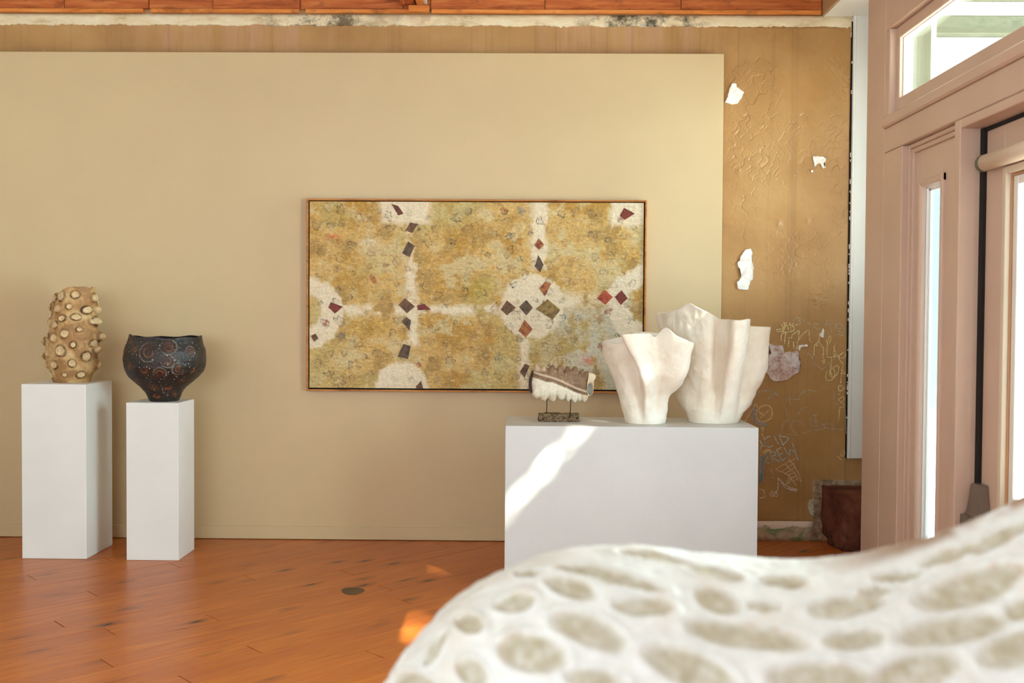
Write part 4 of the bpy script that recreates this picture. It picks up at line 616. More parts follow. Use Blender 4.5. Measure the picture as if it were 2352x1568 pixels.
# unseen tree: its canopy breaks the sun up before it reaches the transom
Sv = np.array(SUN)
def build_tree():
    r = np.random.RandomState(5); TX, TY = 6.7, -4.1
    t = empty('shade_tree', (TX, TY, -.12), 'unseen leafy tree outside, canopy and gaps shaped to break up the sun', 'tree')
    bark = rough_mat('bark', [(.3, lin(70, 54, 40)), (.7, lin(120, 100, 80))], 12); leafm = paint_mat('green_leaf', lin(84, 104, 52), .2, .5, .05, 40)
    bm = bmesh.new(); n = 12; rings = []
    for k in range(9):
        z = k/8*5.0; rad = .19*(1-.55*k/8)+.08*math.exp(-z*2.2); cx, cy = .12*math.sin(z*.9), .10*math.cos(z*.7)-.1
        rings.append([bm.verts.new((TX+cx+rad*math.cos(a/n*6.283), TY+cy+rad*math.sin(a/n*6.283), -.12+z)) for a in range(n)])
    for A, B in zip(rings[:-1], rings[1:]):
        for i in range(n): bm.faces.new((A[i], A[(i+1) % n], B[(i+1) % n], B[i]))
    bm.faces.new(rings[-1]); bm.faces.new(rings[0][::-1])
    from_bm('trunk', bm, bark, t, (TX, TY, -.12), True)
    for k in range(6):
        bm = bmesh.new(); a = k*1.05; prev = None
        for j in range(5):
            s = j/4; c = Vector((TX+1.2*s*math.cos(a), TY+1.2*s*math.sin(a), 4.6+s*1.2+.3*(k % 2))); rad = .07*(1-.8*s)
            ring = [bm.verts.new(c+Vector((rad*math.cos(q), rad*math.sin(q), 0))) for q in np.linspace(0, 2*math.pi, 7)[:-1]]
            if prev:
                for i in range(6): bm.faces.new((prev[i], prev[(i+1) % 6], ring[(i+1) % 6], ring[i]))
            prev = ring
        from_bm('branch', bm, bark, t, (TX, TY, 5), True)
    # gaps in the leaves, given where their light crosses the shopfront (y, z, radius y, radius z)
    gaps = [(1.37, 2.715, 0.048, 0.036), (1.391, 2.693, 0.048, 0.036), (1.111, 2.715, 0.048, 0.036), (1.217, 2.695, 0.048, 0.036), (1.041, 2.715, 0.048, 0.036), (1.031, 2.706, 0.048, 0.036), (1.262, 2.674, 0.048, 0.036), (1.167, 2.714, 0.048, 0.036), (2.262, 2.674, 0.028, 0.022), (2.32, 2.68, 0.04, 0.026), (2.348, 2.678, 0.04, 0.026), (2.376, 2.677, 0.04, 0.026), (2.403, 2.676, 0.04, 0.026), (2.431, 2.674, 0.04, 0.026), (2.459, 2.673, 0.04, 0.026), (2.487, 2.671, 0.04, 0.026), (2.514, 2.67, 0.04, 0.026), (2.542, 2.669, 0.04, 0.026), (2.57, 2.667, 0.04, 0.026), (2.597, 2.666, 0.04, 0.026), (2.625, 2.664, 0.04, 0.026), (2.653, 2.663, 0.04, 0.026), (2.681, 2.662, 0.04, 0.026), (2.708, 2.66, 0.04, 0.026), (2.736, 2.659, 0.04, 0.026), (2.763, 2.658, 0.04, 0.026), (2.791, 2.656, 0.04, 0.026), (2.819, 2.655, 0.04, 0.026), (2.846, 2.653, 0.04, 0.026), (2.874, 2.652, 0.04, 0.026), (3.281, 2.544, 0.02, 0.016), (3.306, 2.535, 0.02, 0.016), (3.586, 2.587, 0.026, 0.022), (3.614, 2.542, 0.026, 0.022), (3.652, 2.535, 0.026, 0.022), (3.83, 2.552, 0.022, 0.018), (3.874, 2.535, 0.022, 0.018), (3.918, 2.535, 0.022, 0.018)]
    N = 84000
    yp = r.uniform(-1.6, 8.4, N); zp = r.uniform(-.6, 4.4, N)
    ell = ((yp-3.4)/4.9)**2+((zp-1.8)/2.5)**2 < 1+r.normal(0, .08, N)
    keep = ell.copy()
    size = np.where(zp > 2.2, r.uniform(.045, .075, N), r.uniform(.07, .12, N))
    for gy, gz, ry, rz in gaps: keep &= ((yp-gy)/(ry+size*.45))**2+((zp-gz)/(rz+size*.45))**2 > 1
    yp, zp, size = yp[keep], zp[keep], size[keep]; n = len(yp)
    tt = r.uniform(3.9, 5.1, n)
    C = np.stack([np.full(n, PX), yp, zp], -1)+tt[:, None]*Sv
    d1 = r.normal(size=(n, 3)); d1 /= np.linalg.norm(d1, axis=1)[:, None]
    nrm = Sv/np.linalg.norm(Sv)+r.normal(0, .45, (n, 3)); nrm /= np.linalg.norm(nrm, axis=1)[:, None]
    d1 -= nrm*(d1*nrm).sum(1)[:, None]; d1 /= np.linalg.norm(d1, axis=1)[:, None]; d2 = np.cross(nrm, d1)
    s = size[:, None]
    V = np.stack([C-d1*s, C-d2*s*.5, C+d1*s, C+d2*s*.5], 1).reshape(-1, 3)
    F = np.arange(4*n).reshape(-1, 4)
    np_mesh('foliage', V, F, leafm, t, (TX, TY, 6), False, kind='stuff')
build_tree()

# ================================================================== THINGS
# ---- plinths
WHITE2 = paint_mat('plinth_white_satin', lin(204, 201, 198), .02, .42, .16, 60)
def plinth(label, x0, x1, y0, y1, h, rot=0, mat=None):
    cx, cy = (x0+x1)/2, (y0+y1)/2
    bm = bmesh.new(); bbox(bm, x0, x1, y0, y1, 0, h, .003, 2)
    o = from_bm('display_plinth', bm, mat or WHITE, None, (cx, cy, 0)); o.rotation_euler.z = rot
    return tag(o, label, 'plinth')
plinth('tall white box plinth at far left, under the knobbly cream vase', -2.908, -2.532, 5.722, 6.090, 1.016)
plinth('slim white box plinth under the black bowl', -2.293, -1.990, 5.708, 5.985, .914)
LP = .868
plinth('wide low white plinth under the two white vases and the shell sculpture', -.09, 1.194, 5.05, 5.53, LP, -.006, WHITE2)
plinth('low white plinth under the large spotted vessel in the foreground', .05, .95, 1.28, 1.78, .50)

# ---- painting
def painting():
    p = empty('framed_painting', (-.30, PY, 1.55), 'large abstract painting in ochre and white with dark diamonds, thin wooden frame', 'painting')
    FW = timber_mat('frame_timber', lin(150, 88, 36), lin(186, 120, 58), lin(204, 142, 78))
    X0, X1, Z0, Z1 = -1.366, .762, .949, 2.154; t = .010; y0, y1 = PY-.052, PY
    for b in ((X0, X0+t, y0, y1, Z0, Z1), (X1-t, X1, y0, y1, Z0, Z1), (X0+t, X1-t, y0, y1, Z1-t, Z1), (X0+t, X1-t, y0, y1, Z0, Z0+t)):
        boxo('frame_side', b, FW, p, .0015, ((b[0]+b[1])/2, PY, (b[4]+b[5])/2))
    boxo('backing', (X0+t, X1-t, PY-.012, PY-.002, Z0+t, Z1-t), DARK, p, 0, (-.3, PY, 1.55))
    a0, a1, c0, c1 = -1.348, .744, .969, 2.138; yc = PY-.040
    nx, nz = 760, 424
    U, Wz = np.meshgrid(np.linspace(0, 770, nx), np.linspace(0, 430, nz), indexing='ij')     # canvas in its own units, W down
    P3 = np.stack([U/100, Wz/100, U*0], -1)
    n5, n6 = vnoise(P3, 22, 51, 3), vnoise(P3*np.array([.6, 1.4, 1]), 13, 52, 3)
    n1, n2, n3, n4 = vnoise(P3, .55, 1, 4), vnoise(P3, 1.4, 2, 4), vnoise(P3*np.array([.35, 2, 1]), 5, 3, 3), vnoise(P3, 9, 4, 3)
    mixc = lambda c, k, f: c*(1-f[..., None])+k*f[..., None]
    c = np.ones((nx, nz, 3))*L3(206, 168, 100)
    c = mixc(c, L3(186, 142, 62), smooth01(n1*1.1+.35)); c = mixc(c, L3(206, 186, 138), smooth01(n2*1.3-.05)*.8)
    c = mixc(c, L3(168, 134, 74), smooth01(n2*-1.6-.35)*.75); c = mixc(c, L3(186, 168, 104), smooth01(vnoise(P3, .5, 12, 3)*1.6-.3)*.5)
    c = mixc(c, L3(192, 174, 112), smooth01((140-U)/160)*smooth01((Wz-180)/120)*.7)
    bl = smooth01((U-520+(Wz-430)*-.2)/140)*smooth01((Wz-215)/50)*smooth01(.9+n2*.8)
    c = mixc(c, L3(196, 194, 174), bl*.85)
    c = mixc(c, L3(176, 150, 46), np.exp(-((U-390)/32)**2-((Wz-200)/26)**2)*.7); c = mixc(c, L3(190, 150, 40), np.exp(-((U-150)/40)**2-((Wz-290)/20)**2)*.5)
    c *= (1+.05*n3+.09*n4+.10*n5)[..., None]; c = mixc(c, L3(156, 112, 52), smooth01(n6*1.8-.9)*.5); c = mixc(c, L3(222, 200, 150), smooth01(-n6*1.8-.9)*.45)
    wob = 4*vnoise(P3, 2.2, 21, 3)+3*vnoise(P3, 7, 22, 2)
    soft = lambda d, w=5: smooth01(.5-(d+wob)/w*.5)
    W = np.zeros_like(U); disk = lambda x, y, r: np.hypot(U-x, Wz-y)-r
    box = lambda x0, x1, y0, y1: np.maximum(np.maximum(x0-U, U-x1), np.maximum(y0-Wz, Wz-y1))
    W = np.maximum(W, soft(np.maximum(disk(-5, 254, 82), -disk(-5, 254, 36))))
    W = np.maximum(W, soft(box(164, 277, -9, 50), 9)); W = np.maximum(W, soft(box(226, 252, 40, 330), 8)*smooth01(.75+n2))
    W = np.maximum(W, soft(disk(213, 430, 62))); W = np.maximum(W, soft(box(75, 450, 238, 257), 8)*smooth01(.8+n2*1.2))
    big = soft(disk(514, 240, 73)); W = np.maximum(W, big*(1-smooth01((495-U)/14)*smooth01((232-Wz)/20)*.55*smooth01(.5+n2)*smooth01((disk(514, 240, 52)*-1)/6)))
    W = np.maximum(W, soft(box(513, 545, -9, 150), 8)); W = np.maximum(W, soft(box(485, 509, 312, 440), 7))
    W = np.maximum(W, soft(box(697, 790, -9, 52), 8)); W = np.maximum(W, soft(np.maximum(disk(780, 235, 92), -disk(783, 232, 46))))
    W = np.maximum(W, soft(box(585, 700, 212, 240), 16)*.85*smooth01(.8+n2))
    W *= .98-.38*smooth01(n4*1.5-.3)*smooth01(n6+.3)
    c = mixc(c, L3(230, 214, 184), np.clip(W, 0, 1)*smooth01(1.0+n3*.25))
    # painted marks: broken rings and scrawls
    r = np.random.RandomState(4); marks = []
    tries = 0
    while len(marks) < 185 and tries < 6000:
        tries += 1; m = (r.uniform(12, 758), r.uniform(12, 418))
        if all(np.hypot(m[0]-q[0], m[1]-q[1]) > 27 for q in marks): marks.append(m)
    for mx, my in marks:
        R = r.uniform(5, 11.5); ex = r.uniform(.7, 1.4); kind = r.rand(); ph = r.uniform(0, 6.28); strg = r.uniform(.4, 1.0)
        i0, i1 = max(0, int((mx-26)/770*nx)), min(nx, int((mx+26)/770*nx)+1); j0, j1 = max(0, int((my-22)/430*nz)), min(nz, int((my+22)/430*nz)+1)
        u, w = U[i0:i1, j0:j1]-mx, Wz[i0:i1, j0:j1]-my
        a = np.arctan2(w, u/ex); rot = r.uniform(0, 6.28); u, w = u*math.cos(rot)-w*math.sin(rot), u*math.sin(rot)+w*math.cos(rot)
        a = np.arctan2(w, u/ex); d = np.hypot(u/ex, w)+1.5*n4[i0:i1, j0:j1]+1.3*n5[i0:i1, j0:j1]
        for hk in range(2, 7): d = d+r.normal(0, .75)*np.cos(hk*a+r.uniform(0, 6.28))
        ring = np.exp(-((d-R)/1.1)**2)*smooth01(.55+.9*n5[i0:i1, j0:j1]+.9*np.sin(a+ph)+.5*np.sin(2*a+ph*2))
        ring = np.maximum(ring, .7*np.exp(-((d-R*.55)/.9)**2)*smooth01(.1+np.sin(2*a-ph)))
        ring = np.maximum(ring, .8*np.exp(-((w+.5*u*math.sin(ph)-2)/1.0)**2)*(np.hypot(u, w) < R)*smooth01(n4[i0:i1, j0:j1]*2))
        col = [L3(58, 44, 30), L3(80, 62, 40), L3(44, 48, 52), L3(100, 60, 36)][r.randint(4)]
        sub = c[i0:i1, j0:j1]
        fill = smooth01((R-d)/3)*(.18+.25*(kind > .75))*smooth01(.7+n5[i0:i1, j0:j1])
        fc = [L3(150, 116, 60), L3(216, 200, 160), L3(120, 100, 74), L3(150, 140, 110)][r.randint(4)]
        if kind > .955: fc = L3(150, 44, 34); fill = fill*1.8
        elif kind > .91: fc = L3(206, 140, 30); fill = fill*1.7
        elif kind > .89: fc = L3(70, 92, 112); fill = fill*1.6
        sub = mixc(sub, fc, np.clip(fill, 0, 1)); c[i0:i1, j0:j1] = mixc(sub, col, np.clip(ring*strg, 0, 1))
    for x, y, rx, ry, col, s in ((55, 83, 14, 7, L3(200, 60, 34), .8), (640, 362, 16, 14, L3(214, 96, 74), .75), (649, 390, 14, 12, L3(40, 56, 96), .0), (140, 92, 22, 8, L3(226, 210, 176), .8), (642, 395, 13, 8, L3(36, 44, 72), .6), (100, 262, 40, 5, L3(224, 214, 180), .6)):
        c = mixc(c, col, np.clip(np.exp(-((U-x)/rx)**2-((Wz-y)/ry)**2)*s*smooth01(.6+n4*1.2), 0, 1))
    # pale scratched arch and lattice
    arch = np.exp(-((np.hypot((U-585)/1.3, Wz-374)-20)/1.0)**2)*(Wz < 374)+np.exp(-((Wz-374)/1.)**2)*(np.abs(U-585) < 28)
    for k in (-14, -5, 5, 14): arch = np.maximum(arch, np.exp(-((U-585-k)/.9)**2)*(Wz < 385)*(Wz > 358))
    c = mixc(c, L3(232, 222, 190), np.clip(arch, 0, 1)*.7)
    c = np.clip(c, .01, .9)
    rel = .0010*n4+.0008*n3+.0012*W
    V = np.stack([a0+U/770*(a1-a0), yc-rel, c1-Wz/430*(c1-c0)], -1).reshape(-1, 3)
    t = NT('oil_paint'); at = t.n('ShaderNodeAttribute', attribute_name='Col'); pp = t.pos()
    g = t.noise(pp, 140, 5, .7); b = t.noise(t.mp(pp, (1, 1, 3)), 60, 5, .65)
    cc = t.mix(1., at.outputs['Color'], t.ramp(g, [(.3, .80), (.6, 1.06)]), 'MULTIPLY'); cc = t.mix(.18, cc, t.mix(1., cc, t.ramp(b, [(.35, .6), (.65, 1.3)]), 'MULTIPLY'))
    oil = t.fin(cc, .55, t.bump(b, .3, .003), .35)
    np_mesh('canvas', V, gridfaces(nx, nz), oil, p, (-.3, yc, 1.55), True, c.reshape(-1, 3))
    boxo('canvas_edge', (a0, a1, yc+.002, PY-.012, c0, c1), CREAM, p, 0, (-.3, PY-.02, 1.55))
    # impasto diamonds laid over the canvas
    cl = [(lin(70, 30, 20), lin(112, 56, 34)), (lin(84, 50, 26), lin(120, 84, 50)), (lin(62, 44, 30), lin(104, 80, 56)), (lin(92, 28, 20), lin(132, 52, 32)), (lin(110, 38, 22), lin(176, 110, 52)), (lin(104, 80, 38), lin(160, 128, 66)), (lin(130, 38, 22), lin(188, 84, 44))]
    dm = []
    for i, (a, b2) in enumerate(cl):
        t = NT('impasto_%d' % i); pq = t.pos(); f = t.noise(pq, 38, 6, .7); dm.append(t.fin(t.ramp(f, [(.40, a), (.58, b2), (.72, a)]), .5, t.bump(f, .4, .004), .4))
    for k, pts in DIAMONDS: wall_polygon('paint_diamond', pts, yc-.0005, .0035, dm[k], p, .0009)
painting()

# ---- knobbly cream vase
def knobbly_vase():
    H = .566; cx, cy, z0 = -2.705, 5.925, 1.016; nu, nv = 420, 300
    TH, T = np.meshgrid(np.linspace(0, 2*np.pi, nu, endpoint=False), np.linspace(0, 1, nv), indexing='ij')
    R = np.interp(T, [0, .03, .12, .25, .4, .52, .65, .78, .9, 1], [.103, .108, .124, .138, .141, .138, .130, .122, .117, .113])
    front = np.cos(TH+np.pi/2)                       # +1 towards the camera
    side = np.cos(TH)                                # +1 to the right
    Ht = H*(1-.055*smooth01((-.15-side)*5)-.012*smooth01((.1-side)*4)+.006*np.sin(5*TH)+.004*np.sin(9*TH+1))
    lean = .020*T**1.4
    Z = z0+T*Ht; X = cx+lean+R*np.cos(TH); Y = cy+.92*R*np.sin(TH)
    P = np.stack([X, Y, Z], -1); Nn = np.stack([np.cos(TH), np.sin(TH), 0*TH], -1)
    sc = 1/6.03*.00259
    px = [(505,245,48,70),(690,220,50,52),(385,270,38,62),(620,385,40,42),(455,415,58,55),(805,425,54,56),(530,545,52,46),(700,530,50,42),(860,590,55,44),(320,605,30,60),(430,635,40,52),(735,695,36,36),(300,785,32,40),(420,810,50,66),(575,755,66,68),(675,905,40,50),(880,890,56,56),(515,990,66,72),(308,1022,32,52),(195,985,26,56),(790,1065,46,64),(650,1160,46,50),(430,1185,56,60),(260,1185,32,54),(555,1315,38,36),(730,1320,44,48),(340,1335,34,56),(290,390,26,40)]
    kn = []
    for x, y, a, b in px:
        zc = z0+(1432-y)*sc; t = (zc-z0)/H; rr = np.interp(t, [0, .12, .4, .65, .9, 1], [.105, .124, .141, .130, .117, .113]); s = np.clip(((x-545)*sc-.020*t**1.4+.006)/rr, -.97, .97)
        kn.append((math.asin(s)-math.pi/2, zc, max(a, 24)*sc*1.12/max(.62, math.sqrt(1-s*s)), b*sc*1.12, .015))
    for s, lst in ((0, ((260,.030),(425,.036),(590,.046),(800,.050),(975,.044),(1200,.044))), (math.pi, ((385,.028),(590,.036),(860,.044),(980,.030),(1060,.040),(1200,.034)))):
        for i, (y, h) in enumerate(lst): kn.append((s+(.10 if i % 2 else -.12)*(1 if s == 0 else -1), z0+(1432-y)*sc, .036, .031, h))
    r = np.random.RandomState(3)
    for k in range(60):
        a = r.uniform(.35, math.pi-.35); z = z0+r.uniform(.04, .53)
        if all(((a-(q[0] % 6.283))*.13)**2+(z-q[1])**2 > .062**2 for q in kn): kn.append((a, z, r.uniform(.024, .032), r.uniform(.024, .034), r.uniform(.014, .026)))
    disp = np.zeros_like(T); col = np.ones(T.shape+(3,))*L3(202, 160, 104)
    nz = vnoise(P, 9, 5, 4); nf = vnoise(P, 40, 6, 3)
    mixc = lambda c, k, f: c*(1-f[..., None])+k*f[..., None]
    col = mixc(col, L3(156, 108, 60), smooth01(nz*1.2+.1)*.75); col = mixc(col, L3(220, 186, 132), smooth01(-nz*1.3)*.8)
    ringm = np.zeros_like(T); coremask = np.zeros_like(T)
    for i, (a, z, rx, rz, h) in enumerate(kn):
        da = (TH-a+np.pi) % (2*np.pi)-np.pi
        d = np.sqrt((da*R/rx)**2+((Z-z)/rz)**2)*(1+.16*nz+.10*nf)
        sharp = h > .018
        prof = (smooth01((1.75-d)/1.55)**1.5) if sharp else (.55*smooth01((1.6-d)/1.2)+.45*smooth01((1.05-d)/.4))
        disp = np.maximum(disp, h*prof*(1-.22*smooth01((.62-d)/.3)*(not sharp)))
        dark = [.95, .45, .75, .3, .85][(i*7) % 5]
        ringm = np.maximum(ringm, dark*np.exp(-((d-.93)/.20)**2)); coremask = np.maximum(coremask, smooth01((.82-d)/.22))
    col = mixc(col, L3(74, 46, 22), np.clip(ringm*(.75+.5*nf), 0, 1)); col = mixc(col, L3(228, 200, 154), coremask*np.clip(.75+.35*nf+.25*nz, 0, 1))
    disp += .0025*nz+.0012*nf
    O = P+Nn*(disp*smooth01(T/.04))[..., None]
    I = np.stack([cx+lean+(R-.012)*np.cos(TH), cy+.92*(R-.012)*np.sin(TH), np.maximum(Z, z0+.012)], -1)
    I = I[:, ::-1]; G = np.concatenate([O, I], 1); cI = np.ones(I.shape)*L3(120, 84, 48); CC = np.concatenate([col, cI], 1)
    V = G.reshape(-1, 3); nvt = G.shape[1]; F = gridfaces(nu, nvt, True)
    o = np_mesh('ceramic_vase', V, F, attr_mat('speckled_stoneware', .6, .16, 45, .25, 90), None, (cx, cy, z0), True, CC.reshape(-1, 3))
    tag(o, 'tall knobbly cream and brown ceramic vase with ringed bumps on the tall plinth', 'vase')
    bm = bmesh.new(); bm.from_mesh(o.data); bm.verts.ensure_lookup_table()
    for j, fl in ((0, True), (nvt-1, False)):
        loop = [bm.verts[i*nvt+j] for i in range(nu)]; f = bm.faces.new(loop[::-1] if fl else loop); f.smooth = False
    bm.to_mesh(o.data); bm.free()
knobbly_vase()

# ---- black bowl
def black_bowl():
    sc = .00258/8.25; cx, cy, z0 = -2.118, 5.850, .914; nu, nv = 420, 220
    zz = np.array([1405, 1400, 1330, 1250, 1150, 1050, 950, 850, 750, 620, 450, 300, 215, 190]); 
    xl = np.array([600, 590, 560, 520, 440, 330, 225, 165, 135, 125, 145, 205, 238, 245]); xr = np.array([1100, 1110, 1150, 1180, 1250, 1370, 1480, 1570, 1605, 1618, 1605, 1555, 1537, 1535])
    h = (1405-zz)*sc; TH, T = np.meshgrid(np.linspace(0, 2*np.pi, nu, endpoint=False), np.linspace(0, 1, nv), indexing='ij')
    hm = h[-1]; RL = np.interp(T*hm, h, (868-xl)*sc); RR = np.interp(T*hm, h, (xr-868)*sc)
    for _ in range(4):
        RL[:, 1:-1] = (RL[:, :-2]+2*RL[:, 1:-1]+RL[:, 2:])/4; RR[:, 1:-1] = (RR[:, :-2]+2*RR[:, 1:-1]+RR[:, 2:])/4
    k = .5+.5*np.cos(TH); R = RL*(1-k)+RR*k
    rim = 1+T**6*(.012*np.sin(2*TH+.6)+.008*np.sin(7*TH)+.03*np.exp(-((TH-3.5)/.25)**2))
    X, Y, Z = cx+R*np.cos(TH), cy+R*np.sin(TH), z0+T*hm*rim
    O = np.stack([X, Y, Z], -1); nf = vnoise(O, 45, 2, 3); nz = vnoise(O, 8, 3, 3)
    O[..., :2] += (np.stack([np.cos(TH), np.sin(TH)], -1))*(.0012*nf+.0015*nz)[..., None]
    col = np.ones(O.shape)*L3(40, 31, 26); mixc = lambda c, kk, f: c*(1-f[..., None])+kk*f[..., None]
    col = mixc(col, L3(62, 48, 38), smooth01(nz)*.7)
    rings = [(375,270,60,0),(235,490,80,0),(515,450,100,0),(825,460,175,1),(1170,360,150,1),(1490,460,100,1),(435,740,80,0),(740,800,75,0),(1165,620,120,1),(1020,850,115,1),(1330,770,115,1),(530,1030,85,0),(805,1105,110,0),(1060,1125,75,2),(1290,1020,60,0),(580,1250,55,0),(830,1290,60,0),(1105,1290,55,0),(230,800,75,0),(1500,810,55,0)]
    lst = []
    for x, y, rr, kd in rings:
        z = (1405-y)*sc; Rz = np.interp(z, h, (xr-868)*sc); s = np.clip((x-868)*sc/Rz, -.97, .97); lst.append((math.asin(s)-math.pi/2, z, rr*sc, kd))
    r = np.random.RandomState(8)
    for q in range(70):
        a, z = r.uniform(.2, math.pi-.2), r.uniform(.03, .36); rr = r.uniform(.022, .05)
        if all(((a-(w[0] % 6.283))*.2)**2+(z-w[1])**2 > (.85*(rr+w[2]))**2 for w in lst): lst.append((a, z, rr, r.randint(2)))
    # distance measured along the surface
    s_arc = np.concatenate([[0], np.cumsum(np.hypot(np.diff(R[0]), np.diff(T[0]*hm)))])
    for a, z, rr, kd in lst:
        j = np.argmin(np.abs(T[0]*hm-z)); da = (TH-a+np.pi) % (2*np.pi)-np.pi
        d = np.hypot(da*R, (s_arc-s_arc[j])[None, :])*(1+.05*nz)
        an = np.arctan2((s_arc-s_arc[j])[None, :]+0*da, da*R)
        br = smooth01(.75+.6*np.sin(an+a*9)+.4*nf)
        col = mixc(col, L3(58, 34, 24), smooth01((rr-d)/.006)*.6)
        if kd == 1: col = mixc(col, L3(120, 108, 98), np.exp(-((d-rr)/.0032)**2)*br*.75)
        oc = L3(150, 90, 40) if kd < 2 else L3(190, 90, 26)
        col = mixc(col, oc, np.exp(-((d-rr*(.5 if kd == 1 else .62))/.0022)**2)*br*.8)
        col = mixc(col, L3(118, 62, 28), np.exp(-((d-rr*.95)/.0024)**2)*br*(kd != 1)*.55)
        col = mixc(col, oc, np.exp(-((d-rr*.2)/.003)**2)*smooth01(.3+nf)*.5)
    I = np.stack([cx+(R-.008)*np.cos(TH), cy+(R-.008)*np.sin(TH), np.maximum(Z-.001, z0+.010)], -1)[:, ::-1]
    G = np.concatenate([O, I], 1); CC = np.concatenate([col, np.ones(I.shape)*L3(24, 20, 18)], 1); nvt = G.shape[1]
    t = NT('black_glaze'); at = t.n('ShaderNodeAttribute', attribute_name='Col'); pp = t.n('ShaderNodeTexCoord').outputs['Object']
    v = t.n('ShaderNodeTexVoronoi', feature='F1'); t.l(pp, v.inputs['Vector']); v.inputs['Scale'].default_value = 62
    sp = t.math('MULTIPLY', t.ramp(v.outputs['Distance'], [(.14, 1.), (.20, 0.)]), t.ramp(t.sep(v.outputs['Color'])[0], [(.62, 0.), (.66, 1.)]))
    g = t.noise(pp, 40, 5)
    c = t.mix(1., at.outputs['Color'], t.ramp(g, [(.3, .75), (.7, 1.15)]), 'MULTIPLY'); c = t.mix(t.math('MULTIPLY', sp, .75), c, lin(214, 206, 196))
    o = np_mesh('ceramic_bowl', G.reshape(-1, 3), gridfaces(nu, nvt, True), t.fin(c, .46, t.bump(g, .2, .003), .45), None, (cx, cy, z0), True, CC.reshape(-1, 3))
    tag(o, 'black bowl-shaped ceramic vessel with brown rings and white flecks on the slim plinth', 'bowl')
    bm = bmesh.new(); bm.from_mesh(o.data); bm.verts.ensure_lookup_table()
    for j, fl in ((0, True), (nvt-1, False)):
        loop = [bm.verts[i*nvt+j] for i in range(nu)]; bm.faces.new(loop[::-1] if fl else loop)
    bm.to_mesh(o.data); bm.free()
black_bowl()

# ---- hand-pinched white vases
def clay_mat():
    t = NT('unglazed_white_clay'); p = t.n('ShaderNodeTexCoord').outputs['Object']; f = t.noise(p, 7, 5, .6); g = t.noise(p, 45, 6, .65)
    c = t.ramp(f, [(.3, lin(226, 212, 192)), (.55, lin(238, 229, 214)), (.75, lin(243, 237, 226))])
    c = t.mix(t.ramp(g, [(.55, 0.), (.8, .35)]), c, lin(214, 188, 160))
    return t.fin(c, .55, t.bump(g, .22, .006, t.bump(t.noise(p, 16, 3), .25, .012)), .35)
CLAY = clay_mat()
def folded_vase(label, cx, cy, z0, left, right, depth, rim, ridges, valleys, thick=.009, nu=420, nv=150, seed=1, skew=(.35, .35), back=.75, tube=False, lean=.5, az_lim=320):
    """left/right: (height, reach) silhouettes; rim: (azimuth deg, height); ridges/valleys: list of ((t, azimuth), ...), width deg, amplitude(t)"""
    TH, T = np.meshgrid(np.linspace(0, 2*np.pi, nu, endpoint=False), np.linspace(0, 1, nv), indexing='ij')
    ra = np.array([a for a, _ in rim]); rh = np.array([q for _, q in rim])
    D = np.degrees(TH[:, 0]); rimh = np.interp(D, np.r_[ra[-1]-360, ra, ra[0]+360], np.r_[rh[-1], rh, rh[0]])
    kk = np.exp(-np.linspace(-2, 2, 13)**2); kk /= kk.sum(); rimh = np.convolve(np.r_[rimh[-6:], rimh, rimh[:6]], kk, 'valid')
    Hh = T*rimh[:, None]
    sm = lambda tab: np.interp(Hh, [q[0] for q in tab], [q[1] for q in tab])
    Lx, Rx, Dy = sm(left), sm(right), sm(depth)
    k = smooth01(.5+.62*np.cos(TH)); A = Lx*(1-k)+Rx*k
    R = 1/np.sqrt((np.cos(TH)/A)**2+(np.sin(TH)/Dy)**2)
    Rb = R.copy()
    for path, width, amp in ridges+valleys:
        az = np.interp(Hh, [q[0] for q in path], [q[1] for q in path]); am = np.interp(Hh, [q[0] for q in amp], [q[1] for q in amp]); wd = np.interp(Hh, [q[0] for q in width], [q[1] for q in width])
        d = (np.degrees(TH)-az+180) % 360-180; R = R*(1+am*np.exp(-np.abs(d/wd)**(4 if tube and path is ridges[0][0] else 2)))
    def blur(a, n):
        for _ in range(n):
            a = (np.roll(a, 1, 0)+2*a+np.roll(a, -1, 0))/4; b = a.copy(); b[:, 1:-1] = (a[:, :-2]+2*a[:, 1:-1]+a[:, 2:])/4; a = b
        return a
    R = blur(R, 6); lx = lean*blur(np.maximum(R-Rb, 0)*(np.sin(TH) < .0)*smooth01((az_lim-np.degrees(TH))/18), 4)
    sn = np.sin(TH); O = np.stack([cx+R*np.cos(TH)-lx, cy+R*np.where(sn > 0, back*sn, sn)-np.where(np.cos(TH) < 0, skew[0], skew[1])*R*np.cos(TH)*smooth01(Hh/.2), z0+Hh], -1)
    nz = vnoise(O, 5, seed, 3); nf = vnoise(O, 18, seed+5, 2)
    s = (.0050*nz+.0015*nf)*smooth01(T*8)
    O[..., 0] += s*np.cos(TH); O[..., 1] += s*np.sin(TH)
    # inside skin a wall's thickness in
    du = np.roll(O, -1, 0)-np.roll(O, 1, 0); dv = np.gradient(O, axis=1); N = np.cross(du, dv); N /= np.linalg.norm(N, axis=-1)[..., None]+1e-12
    I = O-N*thick; I[..., 2] = np.maximum(I[..., 2], z0+.012); I[:, -1, 2] = O[:, -1, 2]-.002; I = I[:, ::-1]
    mid = (O[:, -1:]+I[:, :1])/2; mid[..., 2] += .003
    G = np.concatenate([O, mid, I], 1); nvt = G.shape[1]
    o = np_mesh('folded_vase', G.reshape(-1, 3), gridfaces(nu, nvt, True), CLAY, None, (cx, cy, z0), True)
    tag(o, label, 'vase')
    bm = bmesh.new(); bm.from_mesh(o.data); bm.verts.ensure_lookup_table()
    for j, fl in ((0, True), (nvt-1, False)):
        loop = [bm.verts[i*nvt+j] for i in range(nu)]; bm.faces.new(loop[::-1] if fl else loop)
    bm.to_mesh(o.data); bm.free()
    return o
S1 = 5.17/2287
